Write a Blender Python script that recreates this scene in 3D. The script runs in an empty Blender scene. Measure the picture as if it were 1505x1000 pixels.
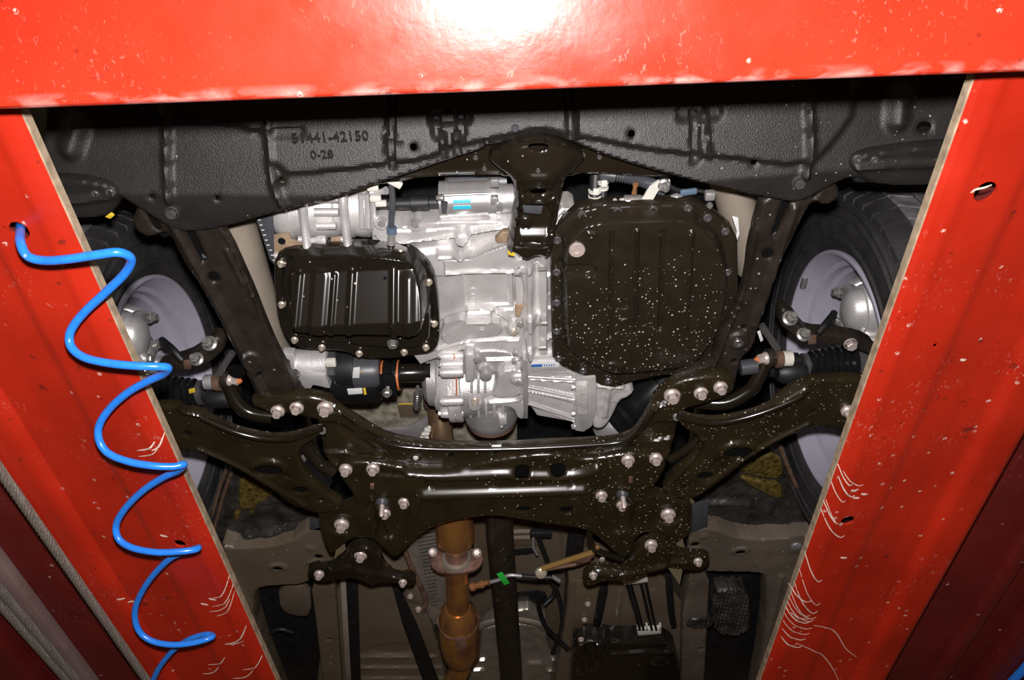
import bpy, bmesh, math, random
import numpy as np
from mathutils import Vector, Matrix

random.seed(7)
rng = np.random.default_rng(7)
S = bpy.context.scene
COL = S.collection

# ------------------------------------------------------------------ camera
F, CAMZ = 1153.0, 1.45
EL, ROLL = math.radians(50.2), math.radians(2.1)
_d = np.array([0, math.cos(EL), math.sin(EL)])
_u = np.array([0, -math.sin(EL), math.cos(EL)])
_x = np.array([1.0, 0, 0])
_r = math.cos(ROLL) * _x - math.sin(ROLL) * _u
_v = math.sin(ROLL) * _x + math.cos(ROLL) * _u
cam = bpy.data.cameras.new('camera')
cam.sensor_width = 36.0
cam.lens = F / 1505 * 36.0
cam.clip_start = 0.02
camo = bpy.data.objects.new('camera', cam)
COL.objects.link(camo)
camo.matrix_world = Matrix(((_r[0], _v[0], -_d[0], 0), (_r[1], _v[1], -_d[1], 0),
                            (_r[2], _v[2], -_d[2], CAMZ), (0, 0, 0, 1)))
S.camera = camo

# ------------------------------------------------------------------ light: dim workshop, flash above the lens
w = bpy.data.worlds.new('workshop')
S.world = w
w.use_nodes = True
w.node_tree.nodes['Background'].inputs[0].default_value = (1.0, 0.74, 0.42, 1)
w.node_tree.nodes['Background'].inputs[1].default_value = 0.075
fl = bpy.data.lights.new('camera_flash', 'SPOT')
fl.energy = 86
fl.color = (1.0, 0.955, 0.94)
fl.shadow_soft_size = 0.016
fl.spot_size = math.radians(120)
fl.spot_blend = 0.7
flo = bpy.data.objects.new('camera_flash', fl)
COL.objects.link(flo)
flo.location = Vector(_v * 0.062) + Vector((0, 0, CAMZ))
_fd = _d + 0.02 * _v
flo.rotation_euler = Vector(_fd).to_track_quat('-Z', 'Y').to_euler()

vs = S.view_settings
vs.view_transform = 'Standard'
vs.look = 'None'
vs.exposure = 0.0
vs.gamma = 1.0
vs.use_curve_mapping = False


# ------------------------------------------------------------------ geometry helpers
def P(px, py, z):
    """point of the photo's pixel at height z above the lens (world coordinates)"""
    D = _d + (px - 752.5) / F * _r + (500 - py) / F * _v
    D = D * (z / D[2])
    return Vector((D[0], D[1], D[2] + CAMZ))


def chaikin(pts, n, closed=True):
    p = [np.array(q, float) for q in pts]
    for _ in range(n):
        q = []
        m = len(p)
        if not closed:
            q.append(p[0])
        for i in range(m if closed else m - 1):
            a, b = p[i], p[(i + 1) % m]
            q += [a * .75 + b * .25, a * .25 + b * .75]
        if not closed:
            q.append(p[-1])
        p = q
    return p


def seg_dist(XY, poly, closed=True):
    """distance and nearest point from points XY to a polyline"""
    A = np.array(poly, float)
    B = np.roll(A, -1, 0) if closed else A[1:]
    if not closed:
        A = A[:-1]
    best = np.full(len(XY), 1e9)
    near = np.zeros_like(XY)
    for a, b in zip(A, B):
        ab = b - a
        L = max(float(ab @ ab), 1e-14)
        t = np.clip(((XY - a) @ ab) / L, 0, 1)
        q = a + t[:, None] * ab
        d = np.hypot(*(XY - q).T)
        m = d < best
        best[m] = d[m]
        near[m] = q[m]
    return best, near


def inside(XY, poly):
    A = np.array(poly, float)
    r = np.zeros(len(XY), bool)
    j = len(A) - 1
    x, y = XY[:, 0], XY[:, 1]
    for i in range(len(A)):
        xi, yi = A[i]
        xj, yj = A[j]
        if yi != yj:
            c = ((yi > y) != (yj > y)) & (x < (xj - xi) * (y - yi) / (yj - yi) + xi)
            r ^= c
        j = i
    return r


def sstep(t):
    t = np.clip(t, 0, 1)
    return t * t * (3 - 2 * t)


def new_obj(name, me, mat, parent=None, smooth=None):
    o = bpy.data.objects.new(name, me)
    COL.objects.link(o)
    if mat is not None and not me.materials:
        me.materials.append(mat)
    if smooth is not None:
        me.polygons.foreach_set('use_smooth', [True] * len(me.polygons))
        try:
            me.set_sharp_from_angle(angle=math.radians(smooth))
        except Exception:
            pass
    if parent is not None:
        o.parent = parent
        if parent.parent is None:      # parts are modelled in world coordinates
            o.matrix_parent_inverse = Matrix.Translation(-parent.location)
    return o


def thing(name, label, cat, loc, group=None):
    o = bpy.data.objects.new(name, None)
    o.empty_display_size = 0.03
    COL.objects.link(o)
    o.location = loc
    o['label'] = label
    o['category'] = cat
    if group:
        o['group'] = group
    return o


def tag(o, label, cat, group=None, kind=None):
    o['label'] = label
    o['category'] = cat
    if group:
        o['group'] = group
    if kind:
        o['kind'] = kind
    return o


def to_xy(pts, z):
    out = []
    for q in pts:
        p = P(q[0], q[1], q[2] if len(q) > 2 else z)
        out.append((p.x, p.y))
    return out


def stamped(name, outline, z, mat, parent=None, cell=.004, skirt=.015, holes=(), feats=(), er=.004, ck=1,
            zfn=None, smooth=40, back=0.0):
    """pressed sheet / casting seen from below: a fine grid cut to an outline, its height shaped by features, its rim
    turned up by a skirt.  Heights are above the lens; a feature's h > 0 comes down towards the viewer."""
    zs = [q[2] if len(q) > 2 else z for q in outline]
    out = to_xy(outline, z)
    A = np.c_[np.array(out), np.ones(len(out))]
    if max(zs) - min(zs) > 1e-6:
        plane = np.linalg.lstsq(A, np.array(zs), rcond=None)[0]
    else:
        plane = np.array([0, 0, z])
    base = lambda XY: XY @ plane[:2] + plane[2]
    out = chaikin(out, ck)
    loops = [out]
    for h in holes:
        if len(h) > 4 or not np.isscalar(h[0]):
            loops.append(chaikin(to_xy(h, z), 1))
        else:
            c = P(h[0], h[1], z)
            rx = h[2]
            ry = h[3] if len(h) > 3 else h[2]
            loops.append([(c.x + rx * math.cos(a), c.y + ry * math.sin(a)) for a in np.linspace(0, 2 * math.pi, 20, False)])
    o_ = np.array(out)
    lo, hi = o_.min(0) - cell, o_.max(0) + cell
    nx, ny = int((hi[0] - lo[0]) / cell) + 2, int((hi[1] - lo[1]) / cell) + 2
    gx, gy = lo[0] + np.arange(nx) * cell, lo[1] + np.arange(ny) * cell
    V = np.stack(np.meshgrid(gx, gy), -1).reshape(-1, 2)
    C = np.stack(np.meshgrid(gx[:-1] + cell / 2, gy[:-1] + cell / 2), -1).reshape(-1, 2)
    keep = inside(C, loops[0])
    for l in loops[1:]:
        keep &= ~inside(C, l)
    ii = np.nonzero(keep)[0]
    cx, cy = ii % (nx - 1), ii // (nx - 1)
    q = np.stack([cy * nx + cx, cy * nx + cx + 1, (cy + 1) * nx + cx + 1, (cy + 1) * nx + cx], 1)
    K = keep.reshape(ny - 1, nx - 1)
    Kp = np.pad(K, 1)
    n_adj = (Kp[:-1, :-1].astype(int) + Kp[1:, :-1] + Kp[:-1, 1:] + Kp[1:, 1:]).reshape(-1)
    used = n_adj > 0
    bnd = used & (n_adj < 4)
    XY = V.copy()
    bd = np.full(len(V), 1e9)
    bn = V.copy()
    ui = np.nonzero(used)[0]
    lid = np.zeros(len(V), int)
    for li, l in enumerate(loops):
        d, nn = seg_dist(V[ui], l)
        m = d < bd[ui]
        lid[ui[m]] = li
        bd[ui[m]] = d[m]
        bn[ui[m]] = nn[m]
    XY[bnd] = bn[bnd]
    d = bd.copy()
    d[bnd] = 0
    idx = np.full(len(V), -1)
    idx[ui] = np.arange(len(ui))
    XYu, du = XY[ui], d[ui]
    Z = base(XYu)
    if zfn is not None:
        Z = Z + zfn(XYu[:, 0], XYu[:, 1])
    if er > 0:
        ev = np.where(lid[ui] > 0, min(er, .0022), er)
        t = np.clip(1 - du / ev, 0, 1)
        Z = Z + ev * (1 - np.sqrt(np.clip(1 - t * t, 0, 1)))
    for f in feats:
        k = f[0]
        if k == 'plateau':
            _, poly, h, wd = f[:4]
            cki = f[4] if len(f) > 4 else 1
            pl = chaikin(to_xy(poly, z - h), cki)
            sd, _n = seg_dist(XYu, pl)
            sd = np.where(inside(XYu, pl), sd, -sd)
            Z = Z - h * sstep((sd + wd) / wd)
        elif k == 'wedge':    # plateau whose height grows from row ya to row yb
            _, poly, h0, h1, ya, yb, wd = f[:7]
            pl = chaikin(to_xy(poly, z - (h0 + h1) / 2), 1)
            cxp = sum(q_[0] for q_ in poly) / len(poly)
            Ya, Yb = P(cxp, ya, z - h0).y, P(cxp, yb, z - h1).y
            sd, _n = seg_dist(XYu, pl)
            sd = np.where(inside(XYu, pl), sd, -sd)
            Z = Z - (h0 + (h1 - h0) * np.clip((XYu[:, 1] - Ya) / (Yb - Ya), 0, 1)) * sstep((sd + wd) / wd)
        elif k == 'wedgex':   # plateau whose height grows from column xa to column xb
            _, poly, h0, h1, xa, xb, wd = f[:7]
            pl = to_xy(poly, z - (h0 + h1) / 2)
            cyp = sum(q_[1] for q_ in poly) / len(poly)
            Xa, Xb = P(xa, cyp, z - h0).x, P(xb, cyp, z - h1).x
            sd, _n = seg_dist(XYu, pl)
            sd = np.where(inside(XYu, pl), sd, -sd)
            Z = Z - (h0 + (h1 - h0) * np.clip((XYu[:, 0] - Xa) / (Xb - Xa), 0, 1)) * sstep((sd + wd) / wd)
        elif k == 'ridge':
            _, line, h, wd = f[:4]
            pl = to_xy(line, z - max(h, 0))
            if len(pl) > 2:
                pl = chaikin(pl, 2, False)
            sd, _n = seg_dist(XYu, pl, False)
            t = np.clip(sd / wd, 0, 1)
            Z = Z - h * (0.5 + 0.5 * np.cos(math.pi * t))
        elif k == 'bar':      # flat-topped ridge
            _, line, h, wd, soft = f[:5]
            pl = to_xy(line, z - max(h, 0))
            if len(pl) > 2:
                pl = chaikin(pl, 2, False)
            sd, _n = seg_dist(XYu, pl, False)
            Z = Z - h * sstep((wd + soft - sd) / soft)
        elif k == 'boss':
            _, c, r, h, wd = f[:5]
            p = P(c[0], c[1], z - max(h, 0))
            ry = f[5] if len(f) > 5 else r
            rad = np.hypot((XYu[:, 0] - p.x), (XYu[:, 1] - p.y) * r / ry)
            Z = Z - h * sstep((r + wd - rad) / wd)
        elif k == 'rough':
            g = np.sin(XYu[:, 0] * f[2]) * np.sin(XYu[:, 1] * f[2] * 1.13 + 2 * np.sin(XYu[:, 0] * f[2] * .37))
            Z = Z - f[1] * g
    v3 = np.c_[XYu, Z + CAMZ]
    faces = idx[q]
    # skirt
    ed = np.concatenate([faces[:, [0, 1]], faces[:, [1, 2]], faces[:, [2, 3]], faces[:, [3, 0]]])
    key = np.sort(ed, 1)
    kk = key[:, 0].astype(np.int64) * len(v3) + key[:, 1]
    un, inv, cnt = np.unique(kk, return_inverse=True, return_counts=True)
    be = ed[cnt[inv] == 1]
    if skirt > 0 and len(be):
        bv = np.unique(be)
        mp = np.full(len(v3), -1)
        mp[bv] = np.arange(len(bv)) + len(v3)
        top = v3[bv].copy()
        top[:, 2] += np.where(lid[ui][bv] > 0, min(skirt, .0035), skirt)      # holes: sheet thickness only
        sk = np.stack([be[:, 1], be[:, 0], mp[be[:, 0]], mp[be[:, 1]]], 1)
        v3 = np.concatenate([v3, top])
        faces = np.concatenate([faces, sk])
    faces = faces[:, ::-1]      # normals face down
    me = bpy.data.meshes.new(name)
    me.vertices.add(len(v3))
    me.vertices.foreach_set('co', v3.astype(np.float32).ravel())
    me.loops.add(faces.size)
    me.loops.foreach_set('vertex_index', faces.astype(np.int32).ravel())
    me.polygons.add(len(faces))
    me.polygons.foreach_set('loop_start', np.arange(0, faces.size, 4, dtype=np.int32))
    me.update(calc_edges=True)
    me.validate()
    ob = new_obj(name, me, mat, parent, smooth)
    if back > 0:      # near-black cap added behind each hole, painting in the unlit cavity
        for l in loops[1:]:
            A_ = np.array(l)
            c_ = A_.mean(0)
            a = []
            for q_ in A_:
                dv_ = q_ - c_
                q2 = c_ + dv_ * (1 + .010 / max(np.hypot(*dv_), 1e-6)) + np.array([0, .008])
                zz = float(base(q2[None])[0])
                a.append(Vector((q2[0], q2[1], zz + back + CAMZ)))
            hull('cavity_shade_cap', [a, [v_ + Vector((0, 0, .0015)) for v_ in a]], M_cavity_shade, parent)
    return ob


def mesh_from(name, verts, faces, mat, parent=None, smooth=None):
    me = bpy.data.meshes.new(name)
    me.from_pydata([tuple(v) for v in verts], [], faces)
    me.update()
    bm = bmesh.new()
    bm.from_mesh(me)
    bmesh.ops.recalc_face_normals(bm, faces=bm.faces)
    bm.to_mesh(me)
    bm.free()
    return new_obj(name, me, mat, parent, smooth)


def smooth_path(pts, n=6):
    """Catmull-Rom through 3D points"""
    p = [Vector(q) for q in pts]
    if len(p) < 3:
        return p
    out = []
    for i in range(len(p) - 1):
        p0 = p[i - 1] if i > 0 else p[i] * 2 - p[i + 1]
        p1, p2 = p[i], p[i + 1]
        p3 = p[i + 2] if i + 2 < len(p) else p[i + 1] * 2 - p[i]
        for k in range(n):
            t = k / n
            out.append(0.5 * ((2 * p1) + (p2 - p0) * t + (2 * p0 - 5 * p1 + 4 * p2 - p3) * t * t +
                              (3 * p1 - p0 - 3 * p2 + p3) * t ** 3))
    out.append(p[-1])
    return out


def tube(name, pts, r, mat, parent=None, seg=12, sm=0, caps=True, flat=None, up=None, smooth=50):
    """swept tube; r a number or one per point; flat=(a,b) sweeps an ellipse/box section instead"""
    p = smooth_path(pts, sm) if sm else [Vector(q) for q in pts]
    n = len(p)
    if not np.isscalar(r):
        rr = np.interp(np.linspace(0, 1, n), np.linspace(0, 1, len(r)), r)
    else:
        rr = [r] * n
    T = []
    for i in range(n):
        t = p[min(i + 1, n - 1)] - p[max(i - 1, 0)]
        T.append(t.normalized())
    a = Vector(up) if up is not None else Vector((0, 0, 1))
    if abs(a.dot(T[0])) > .95:
        a = Vector((1, 0, 0))
    N = (a - T[0] * a.dot(T[0])).normalized()
    verts, faces = [], []
    for i in range(n):
        if i:
            ax = T[i - 1].cross(T[i])
            if ax.length > 1e-9:
                N = Matrix.Rotation(T[i - 1].angle(T[i]), 3, ax) @ N
            N = (N - T[i] * N.dot(T[i])).normalized()
        B = T[i].cross(N)
        for k in range(seg):
            an = 2 * math.pi * (k + .5) / seg
            ca, sa = math.cos(an), math.sin(an)
            if flat:
                if seg == 4:
                    ca, sa = math.copysign(flat[0], ca), math.copysign(flat[1], sa)
                else:
                    ca, sa = ca * flat[0], sa * flat[1]
            verts.append(p[i] + (N * ca + B * sa) * rr[i])
    for i in range(n - 1):
        for k in range(seg):
            k2 = (k + 1) % seg
            faces.append((i * seg + k, i * seg + k2, (i + 1) * seg + k2, (i + 1) * seg + k))
    if caps:
        faces.append(tuple(range(seg - 1, -1, -1)))
        faces.append(tuple((n - 1) * seg + k for k in range(seg)))
    return mesh_from(name, verts, faces, mat, parent, smooth)


def frame_of(axis):
    a = Vector(axis).normalized()
    t = Vector((0, 0, 1)) if abs(a.z) < .9 else Vector((0, 1, 0))
    n = (t - a * a.dot(t)).normalized()
    return a, n, a.cross(n)


def lathe(name, p0, axis, prof, mat, parent=None, seg=32, smooth=35, closed_ends=True, sy=1.0):
    """prof = [(t, r)...] along axis from p0"""
    a, n, b = frame_of(axis)
    p0 = Vector(p0)
    verts, faces = [], []
    for t, r in prof:
        for k in range(seg):
            an = 2 * math.pi * k / seg
            verts.append(p0 + a * t + (n * math.cos(an) + b * math.sin(an) * sy) * r)
    m = len(prof)
    for i in range(m - 1):
        for k in range(seg):
            k2 = (k + 1) % seg
            faces.append((i * seg + k, i * seg + k2, (i + 1) * seg + k2, (i + 1) * seg + k))
    if closed_ends:
        faces.append(tuple(range(seg - 1, -1, -1)))
        faces.append(tuple((m - 1) * seg + k for k in range(seg)))
    return mesh_from(name, verts, faces, mat, parent, smooth)


def hull(name, sections, mat, parent=None, bevel=0.0, smooth=30, seg=2):
    """loft through equal-length closed sections of 3D points"""
    n = len(sections[0])
    verts = [Vector(q) for s in sections for q in s]
    faces = []
    for i in range(len(sections) - 1):
        for k in range(n):
            k2 = (k + 1) % n
            faces.append((i * n + k, i * n + k2, (i + 1) * n + k2, (i + 1) * n + k))
    faces.append(tuple(range(n - 1, -1, -1)))
    faces.append(tuple((len(sections) - 1) * n + k for k in range(n)))
    o = mesh_from(name, verts, faces, mat, parent, None)
    if bevel > 0:
        bm = bmesh.new()
        bm.from_mesh(o.data)
        bmesh.ops.bevel(bm, geom=bm.edges[:], offset=bevel, segments=seg, profile=.5, affect='EDGES', clamp_overlap=True)
        bm.to_mesh(o.data)
        bm.free()
    o.data.polygons.foreach_set('use_smooth', [True] * len(o.data.polygons))
    o.data.set_sharp_from_angle(angle=math.radians(smooth))
    return o


def slab(name, pts, z, h, mat, parent=None, bevel=.0015, ck=0, seg=2):
    """polygon (pixels at height z) extruded upward by h, bevelled"""
    xy = to_xy(pts, z)
    if ck:
        xy = chaikin(xy, ck)
    zs = [q[2] if len(q) > 2 else z for q in pts] if not ck else [z] * len(xy)
    a = [Vector((q[0], q[1], zz + CAMZ)) for q, zz in zip(xy, zs)]
    b = [Vector((q[0], q[1], zz + h + CAMZ)) for q, zz in zip(xy, zs)]
    return hull(name, [a, b], mat, parent, bevel, seg=seg)


def wbox(name, c, size, mat, parent=None, bevel=.001, rot=None):
    """box centred at world c; rot = 3x3 Matrix"""
    c = Vector(c)
    R = rot if rot is not None else Matrix.Identity(3)
    sx, sy, sz = [s / 2 for s in size]
    s0 = [c + R @ Vector(q) for q in ((-sx, -sy, -sz), (sx, -sy, -sz), (sx, sy, -sz), (-sx, sy, -sz))]
    s1 = [c + R @ Vector(q) for q in ((-sx, -sy, sz), (sx, -sy, sz), (sx, sy, sz), (-sx, sy, sz))]
    return hull(name, [s0, s1], mat, parent, bevel)


_bolt_mesh = {}


def bolt(parent, loc, r, mat, axis=(0, 0, -1), kind='flange', name='bolt', spin=None):
    """bolt head; loc is where its seat touches, axis points out of the surface"""
    key = (kind, mat.name)
    if key not in _bolt_mesh:
        bm = bmesh.new()

        def ring(rad, z, n, ph=0.0):
            return [bm.verts.new((rad * math.cos(2 * math.pi * k / n + ph), rad * math.sin(2 * math.pi * k / n + ph), z)) for k in range(n)]

        def skin(a, b):
            n = len(a)
            for k in range(n):
                bm.faces.new((a[k], a[(k + 1) % n], b[(k + 1) % n], b[k]))
        if kind == 'flange':
            N = 18
            prof = [(1.0, -.3), (1.0, .12), (.93, .22), (.70, .38)]
            rs = [ring(a, z, N) for a, z in prof]
            hexp = [(.66, .30), (.66, .88), (.58, 1.0)]
        elif kind == 'hex':
            N = 18
            prof = [(1.0, -.2), (1.0, .1), (.9, .13)]
            rs = [ring(a, z, N) for a, z in prof]
            hexp = [(.82, .1), (.82, .75), (.72, .86)]
        elif kind == 'torx':      # round socket head
            N = 20
            prof = [(1.0, -.2), (1.0, .35), (.86, .5), (.55, .5), (.5, .1), (.0001, .1)]
            rs = [ring(a, z, N) for a, z in prof]
            hexp = None
        elif kind == 'plug':      # large flat round plug
            N = 28
            prof = [(1.0, -.2), (1.0, .2), (.92, .3), (.45, .3), (.4, .15), (.0001, .15)]
            rs = [ring(a, z, N) for a, z in prof]
            hexp = None
        elif kind == 'stud':      # flange nut with threaded stud
            N = 18
            prof = [(1.0, -.3), (1.0, .12), (.7, .3)]
            rs = [ring(a, z, N) for a, z in prof]
            hexp = [(.7, .2), (.7, .95), (.62, 1.05)]
        for a, b in zip(rs, rs[1:]):
            skin(a, b)
        if hexp:
            hs = [ring(a, z, 6) for a, z in hexp]
            for a, b in zip(hs, hs[1:]):
                skin(a, b)
            bm.faces.new(hs[-1])
            if kind in ('flange', 'hex'):
                d = [ring(.42, hexp[-1][1] + .005, 14), ring(.36, hexp[-1][1] - .06, 14)]
                skin(*d)
            if kind == 'stud':
                zz = 1.0
                prev = ring(.36, .9, 12)
                for i in range(5):
                    c1 = ring(.40, zz + .06, 12)
                    c2 = ring(.34, zz + .14, 12)
                    skin(prev, c1)
                    skin(c1, c2)
                    prev = c2
                    zz += .16
                bm.faces.new(prev)
        bmesh.ops.recalc_face_normals(bm, faces=bm.faces)
        me = bpy.data.meshes.new('bolt')
        bm.to_mesh(me)
        bm.free()
        me.materials.append(mat)
        me.polygons.foreach_set('use_smooth', [True] * len(me.polygons))
        me.set_sharp_from_angle(angle=math.radians(32))
        _bolt_mesh[key] = me
    o = bpy.data.objects.new(name, _bolt_mesh[key])
    COL.objects.link(o)
    q = Vector(axis).to_track_quat('Z', 'Y')
    sp = spin if spin is not None else random.uniform(0, 1)
    M = Matrix.Translation(Vector(loc)) @ q.to_matrix().to_4x4() @ Matrix.Rotation(sp, 4, 'Z') @ Matrix.Diagonal((r, r, r, 1))
    if parent is not None:
        o.parent = parent
        if parent.parent is None:
            o.matrix_parent_inverse = Matrix.Translation(-parent.location)
    o.matrix_basis = M
    return o


def lettering(name, s, loc, size, ext, mat, parent=None, rotz=0.0):
    """raised letters read from below, their line running to the viewer's right"""
    c = bpy.data.curves.new(name, 'FONT')
    c.body = s
    c.size = size
    c.extrude = ext
    c.align_x = 'CENTER'
    c.align_y = 'CENTER'
    c.resolution_u = 3
    t = bpy.data.objects.new('tmp', c)
    COL.objects.link(t)
    dg = bpy.context.evaluated_depsgraph_get()
    me = bpy.data.meshes.new_from_object(t.evaluated_get(dg))
    bpy.data.objects.remove(t)
    M = Matrix.Translation(Vector(loc)) @ Matrix.Rotation(rotz, 4, 'Z') @ Matrix.Rotation(math.pi, 4, 'X')
    me.transform(M)
    me.materials.clear()
    return new_obj(name, me, mat, parent)


def cyl_patch(name, c, r, x0, x1, a0, a1, mat_, parent=None, th=.0006, n=8):
    """thin curved label on a cylinder whose axis runs across the car; angles from straight down towards the front"""
    s0 = []
    for x in (x0, x1):
        o_ = [Vector((x, c[1] - (r + th) * math.sin(a), c[2] - (r + th) * math.cos(a))) for a in np.linspace(a0, a1, n)]
        i_ = [Vector((x, c[1] - (r - th) * math.sin(a), c[2] - (r - th) * math.cos(a))) for a in np.linspace(a1, a0, n)]
        s0.append(o_ + i_)
    return hull(name, s0, mat_, parent, 0)


# ------------------------------------------------------------------ materials
MAT = {}


def nodes_of(name):
    m = bpy.data.materials.new(name)
    m.use_nodes = True
    nt = m.node_tree
    return m, nt, nt.nodes['Principled BSDF']


def mat(name, col, rough=.5, metal=0.0, spec=.5, noise=0.0, nscale=40, bump=0.0, bscale=200, coat=0.0, col2=None,
        specks=0.0, speck_col=(.55, .5, .43), sscale=130, speck_fn=None, speck_rough=.6):
    """plain procedural surface: colour with cloudy variation, fine relief, optional dried splash specks"""
    m, nt, b = nodes_of(name)
    L = nt.links
    N = nt.nodes
    b.inputs['Base Color'].default_value = (*col, 1)
    b.inputs['Roughness'].default_value = rough
    b.inputs['Metallic'].default_value = metal
    b.inputs['Specular IOR Level'].default_value = spec
    b.inputs['Coat Weight'].default_value = coat
    b.inputs['Coat Roughness'].default_value = .08
    geo = N.new('ShaderNodeNewGeometry')
    pos = geo.outputs['Position']
    colout = None
    if noise > 0 or col2:
        t = N.new('ShaderNodeTexNoise')
        t.inputs['Scale'].default_value = nscale
        t.inputs['Detail'].default_value = 5
        L.new(pos, t.inputs['Vector'])
        mx = N.new('ShaderNodeMix')
        mx.data_type = 'RGBA'
        c2 = col2 if col2 else tuple(min(1, c * (1 + noise)) for c in col)
        c1 = col if col2 else tuple(c * (1 - noise) for c in col)
        mx.inputs['A'].default_value = (*c1, 1)
        mx.inputs['B'].default_value = (*c2, 1)
        mr = N.new('ShaderNodeMapRange')
        mr.inputs['From Min'].default_value = .32
        mr.inputs['From Max'].default_value = .68
        L.new(t.outputs['Fac'], mr.inputs['Value'])
        L.new(mr.outputs['Result'], mx.inputs['Factor'])
        colout = mx.outputs['Result']
        L.new(colout, b.inputs['Base Color'])
    h = None
    if bump > 0:
        t2 = N.new('ShaderNodeTexNoise')
        t2.inputs['Scale'].default_value = bscale
        t2.inputs['Detail'].default_value = 3
        L.new(pos, t2.inputs['Vector'])
        bp = N.new('ShaderNodeBump')
        bp.inputs['Strength'].default_value = bump
        bp.inputs['Distance'].default_value = .002
        L.new(t2.outputs['Fac'], bp.inputs['Height'])
        L.new(bp.outputs['Normal'], b.inputs['Normal'])
        h = bp
    if specks > 0:
        v = N.new('ShaderNodeTexVoronoi')
        v.voronoi_dimensions = '3D'
        v.inputs['Scale'].default_value = sscale
        L.new(pos, v.inputs['Vector'])
        sep = N.new('ShaderNodeSeparateColor')
        L.new(v.outputs['Color'], sep.inputs['Color'])

        def math_(op, a, bb, clamp=False):
            n = N.new('ShaderNodeMath')
            n.operation = op
            n.use_clamp = clamp
            for i, q in enumerate((a, bb)):
                if q is None:
                    continue
                if isinstance(q, (int, float)):
                    n.inputs[i].default_value = q
                else:
                    L.new(q, n.inputs[i])
            return n.outputs[0]
        rad = math_('MULTIPLY_ADD', sep.outputs['Red'], .22)
        rad.node.inputs[2].default_value = .05
        on = math_('LESS_THAN', v.outputs['Distance'], rad)
        dens = specks
        if speck_fn:            # more splashes towards one side: (axis, from, to)
            ax, f0, f1 = speck_fn
            sx = N.new('ShaderNodeSeparateXYZ')
            L.new(pos, sx.inputs[0])
            mr = N.new('ShaderNodeMapRange')
            mr.inputs['From Min'].default_value = f0
            mr.inputs['From Max'].default_value = f1
            mr.inputs['To Min'].default_value = specks * .06
            mr.inputs['To Max'].default_value = specks
            L.new(sx.outputs[ax], mr.inputs['Value'])
            # wandering edge
            nz = N.new('ShaderNodeTexNoise')
            nz.inputs['Scale'].default_value = 9
            L.new(pos, nz.inputs['Vector'])
            dens = math_('MULTIPLY', mr.outputs['Result'], math_('MULTIPLY', nz.outputs['Fac'], 2.0))
        has = math_('LESS_THAN', sep.outputs['Green'], dens)
        msk = math_('MULTIPLY', on, has)
        msk = math_('MULTIPLY', msk, math_('MULTIPLY_ADD', sep.outputs['Blue'], .75))
        msk.node.inputs[1].links[0].from_node.inputs[2].default_value = .25
        mx = N.new('ShaderNodeMix')
        mx.data_type = 'RGBA'
        mx.inputs['A'].default_value = (*col, 1)
        mx.inputs['B'].default_value = (*speck_col, 1)
        if colout:
            L.new(colout, mx.inputs['A'])
        L.new(msk, mx.inputs['Factor'])
        L.new(mx.outputs['Result'], b.inputs['Base Color'])
        rr = N.new('ShaderNodeMix')
        rr.inputs['A'].default_value = rough
        rr.inputs['B'].default_value = speck_rough
        L.new(msk, rr.inputs['Factor'])
        L.new(rr.outputs['Result'], b.inputs['Roughness'])
    MAT[name] = m
    return m


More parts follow.
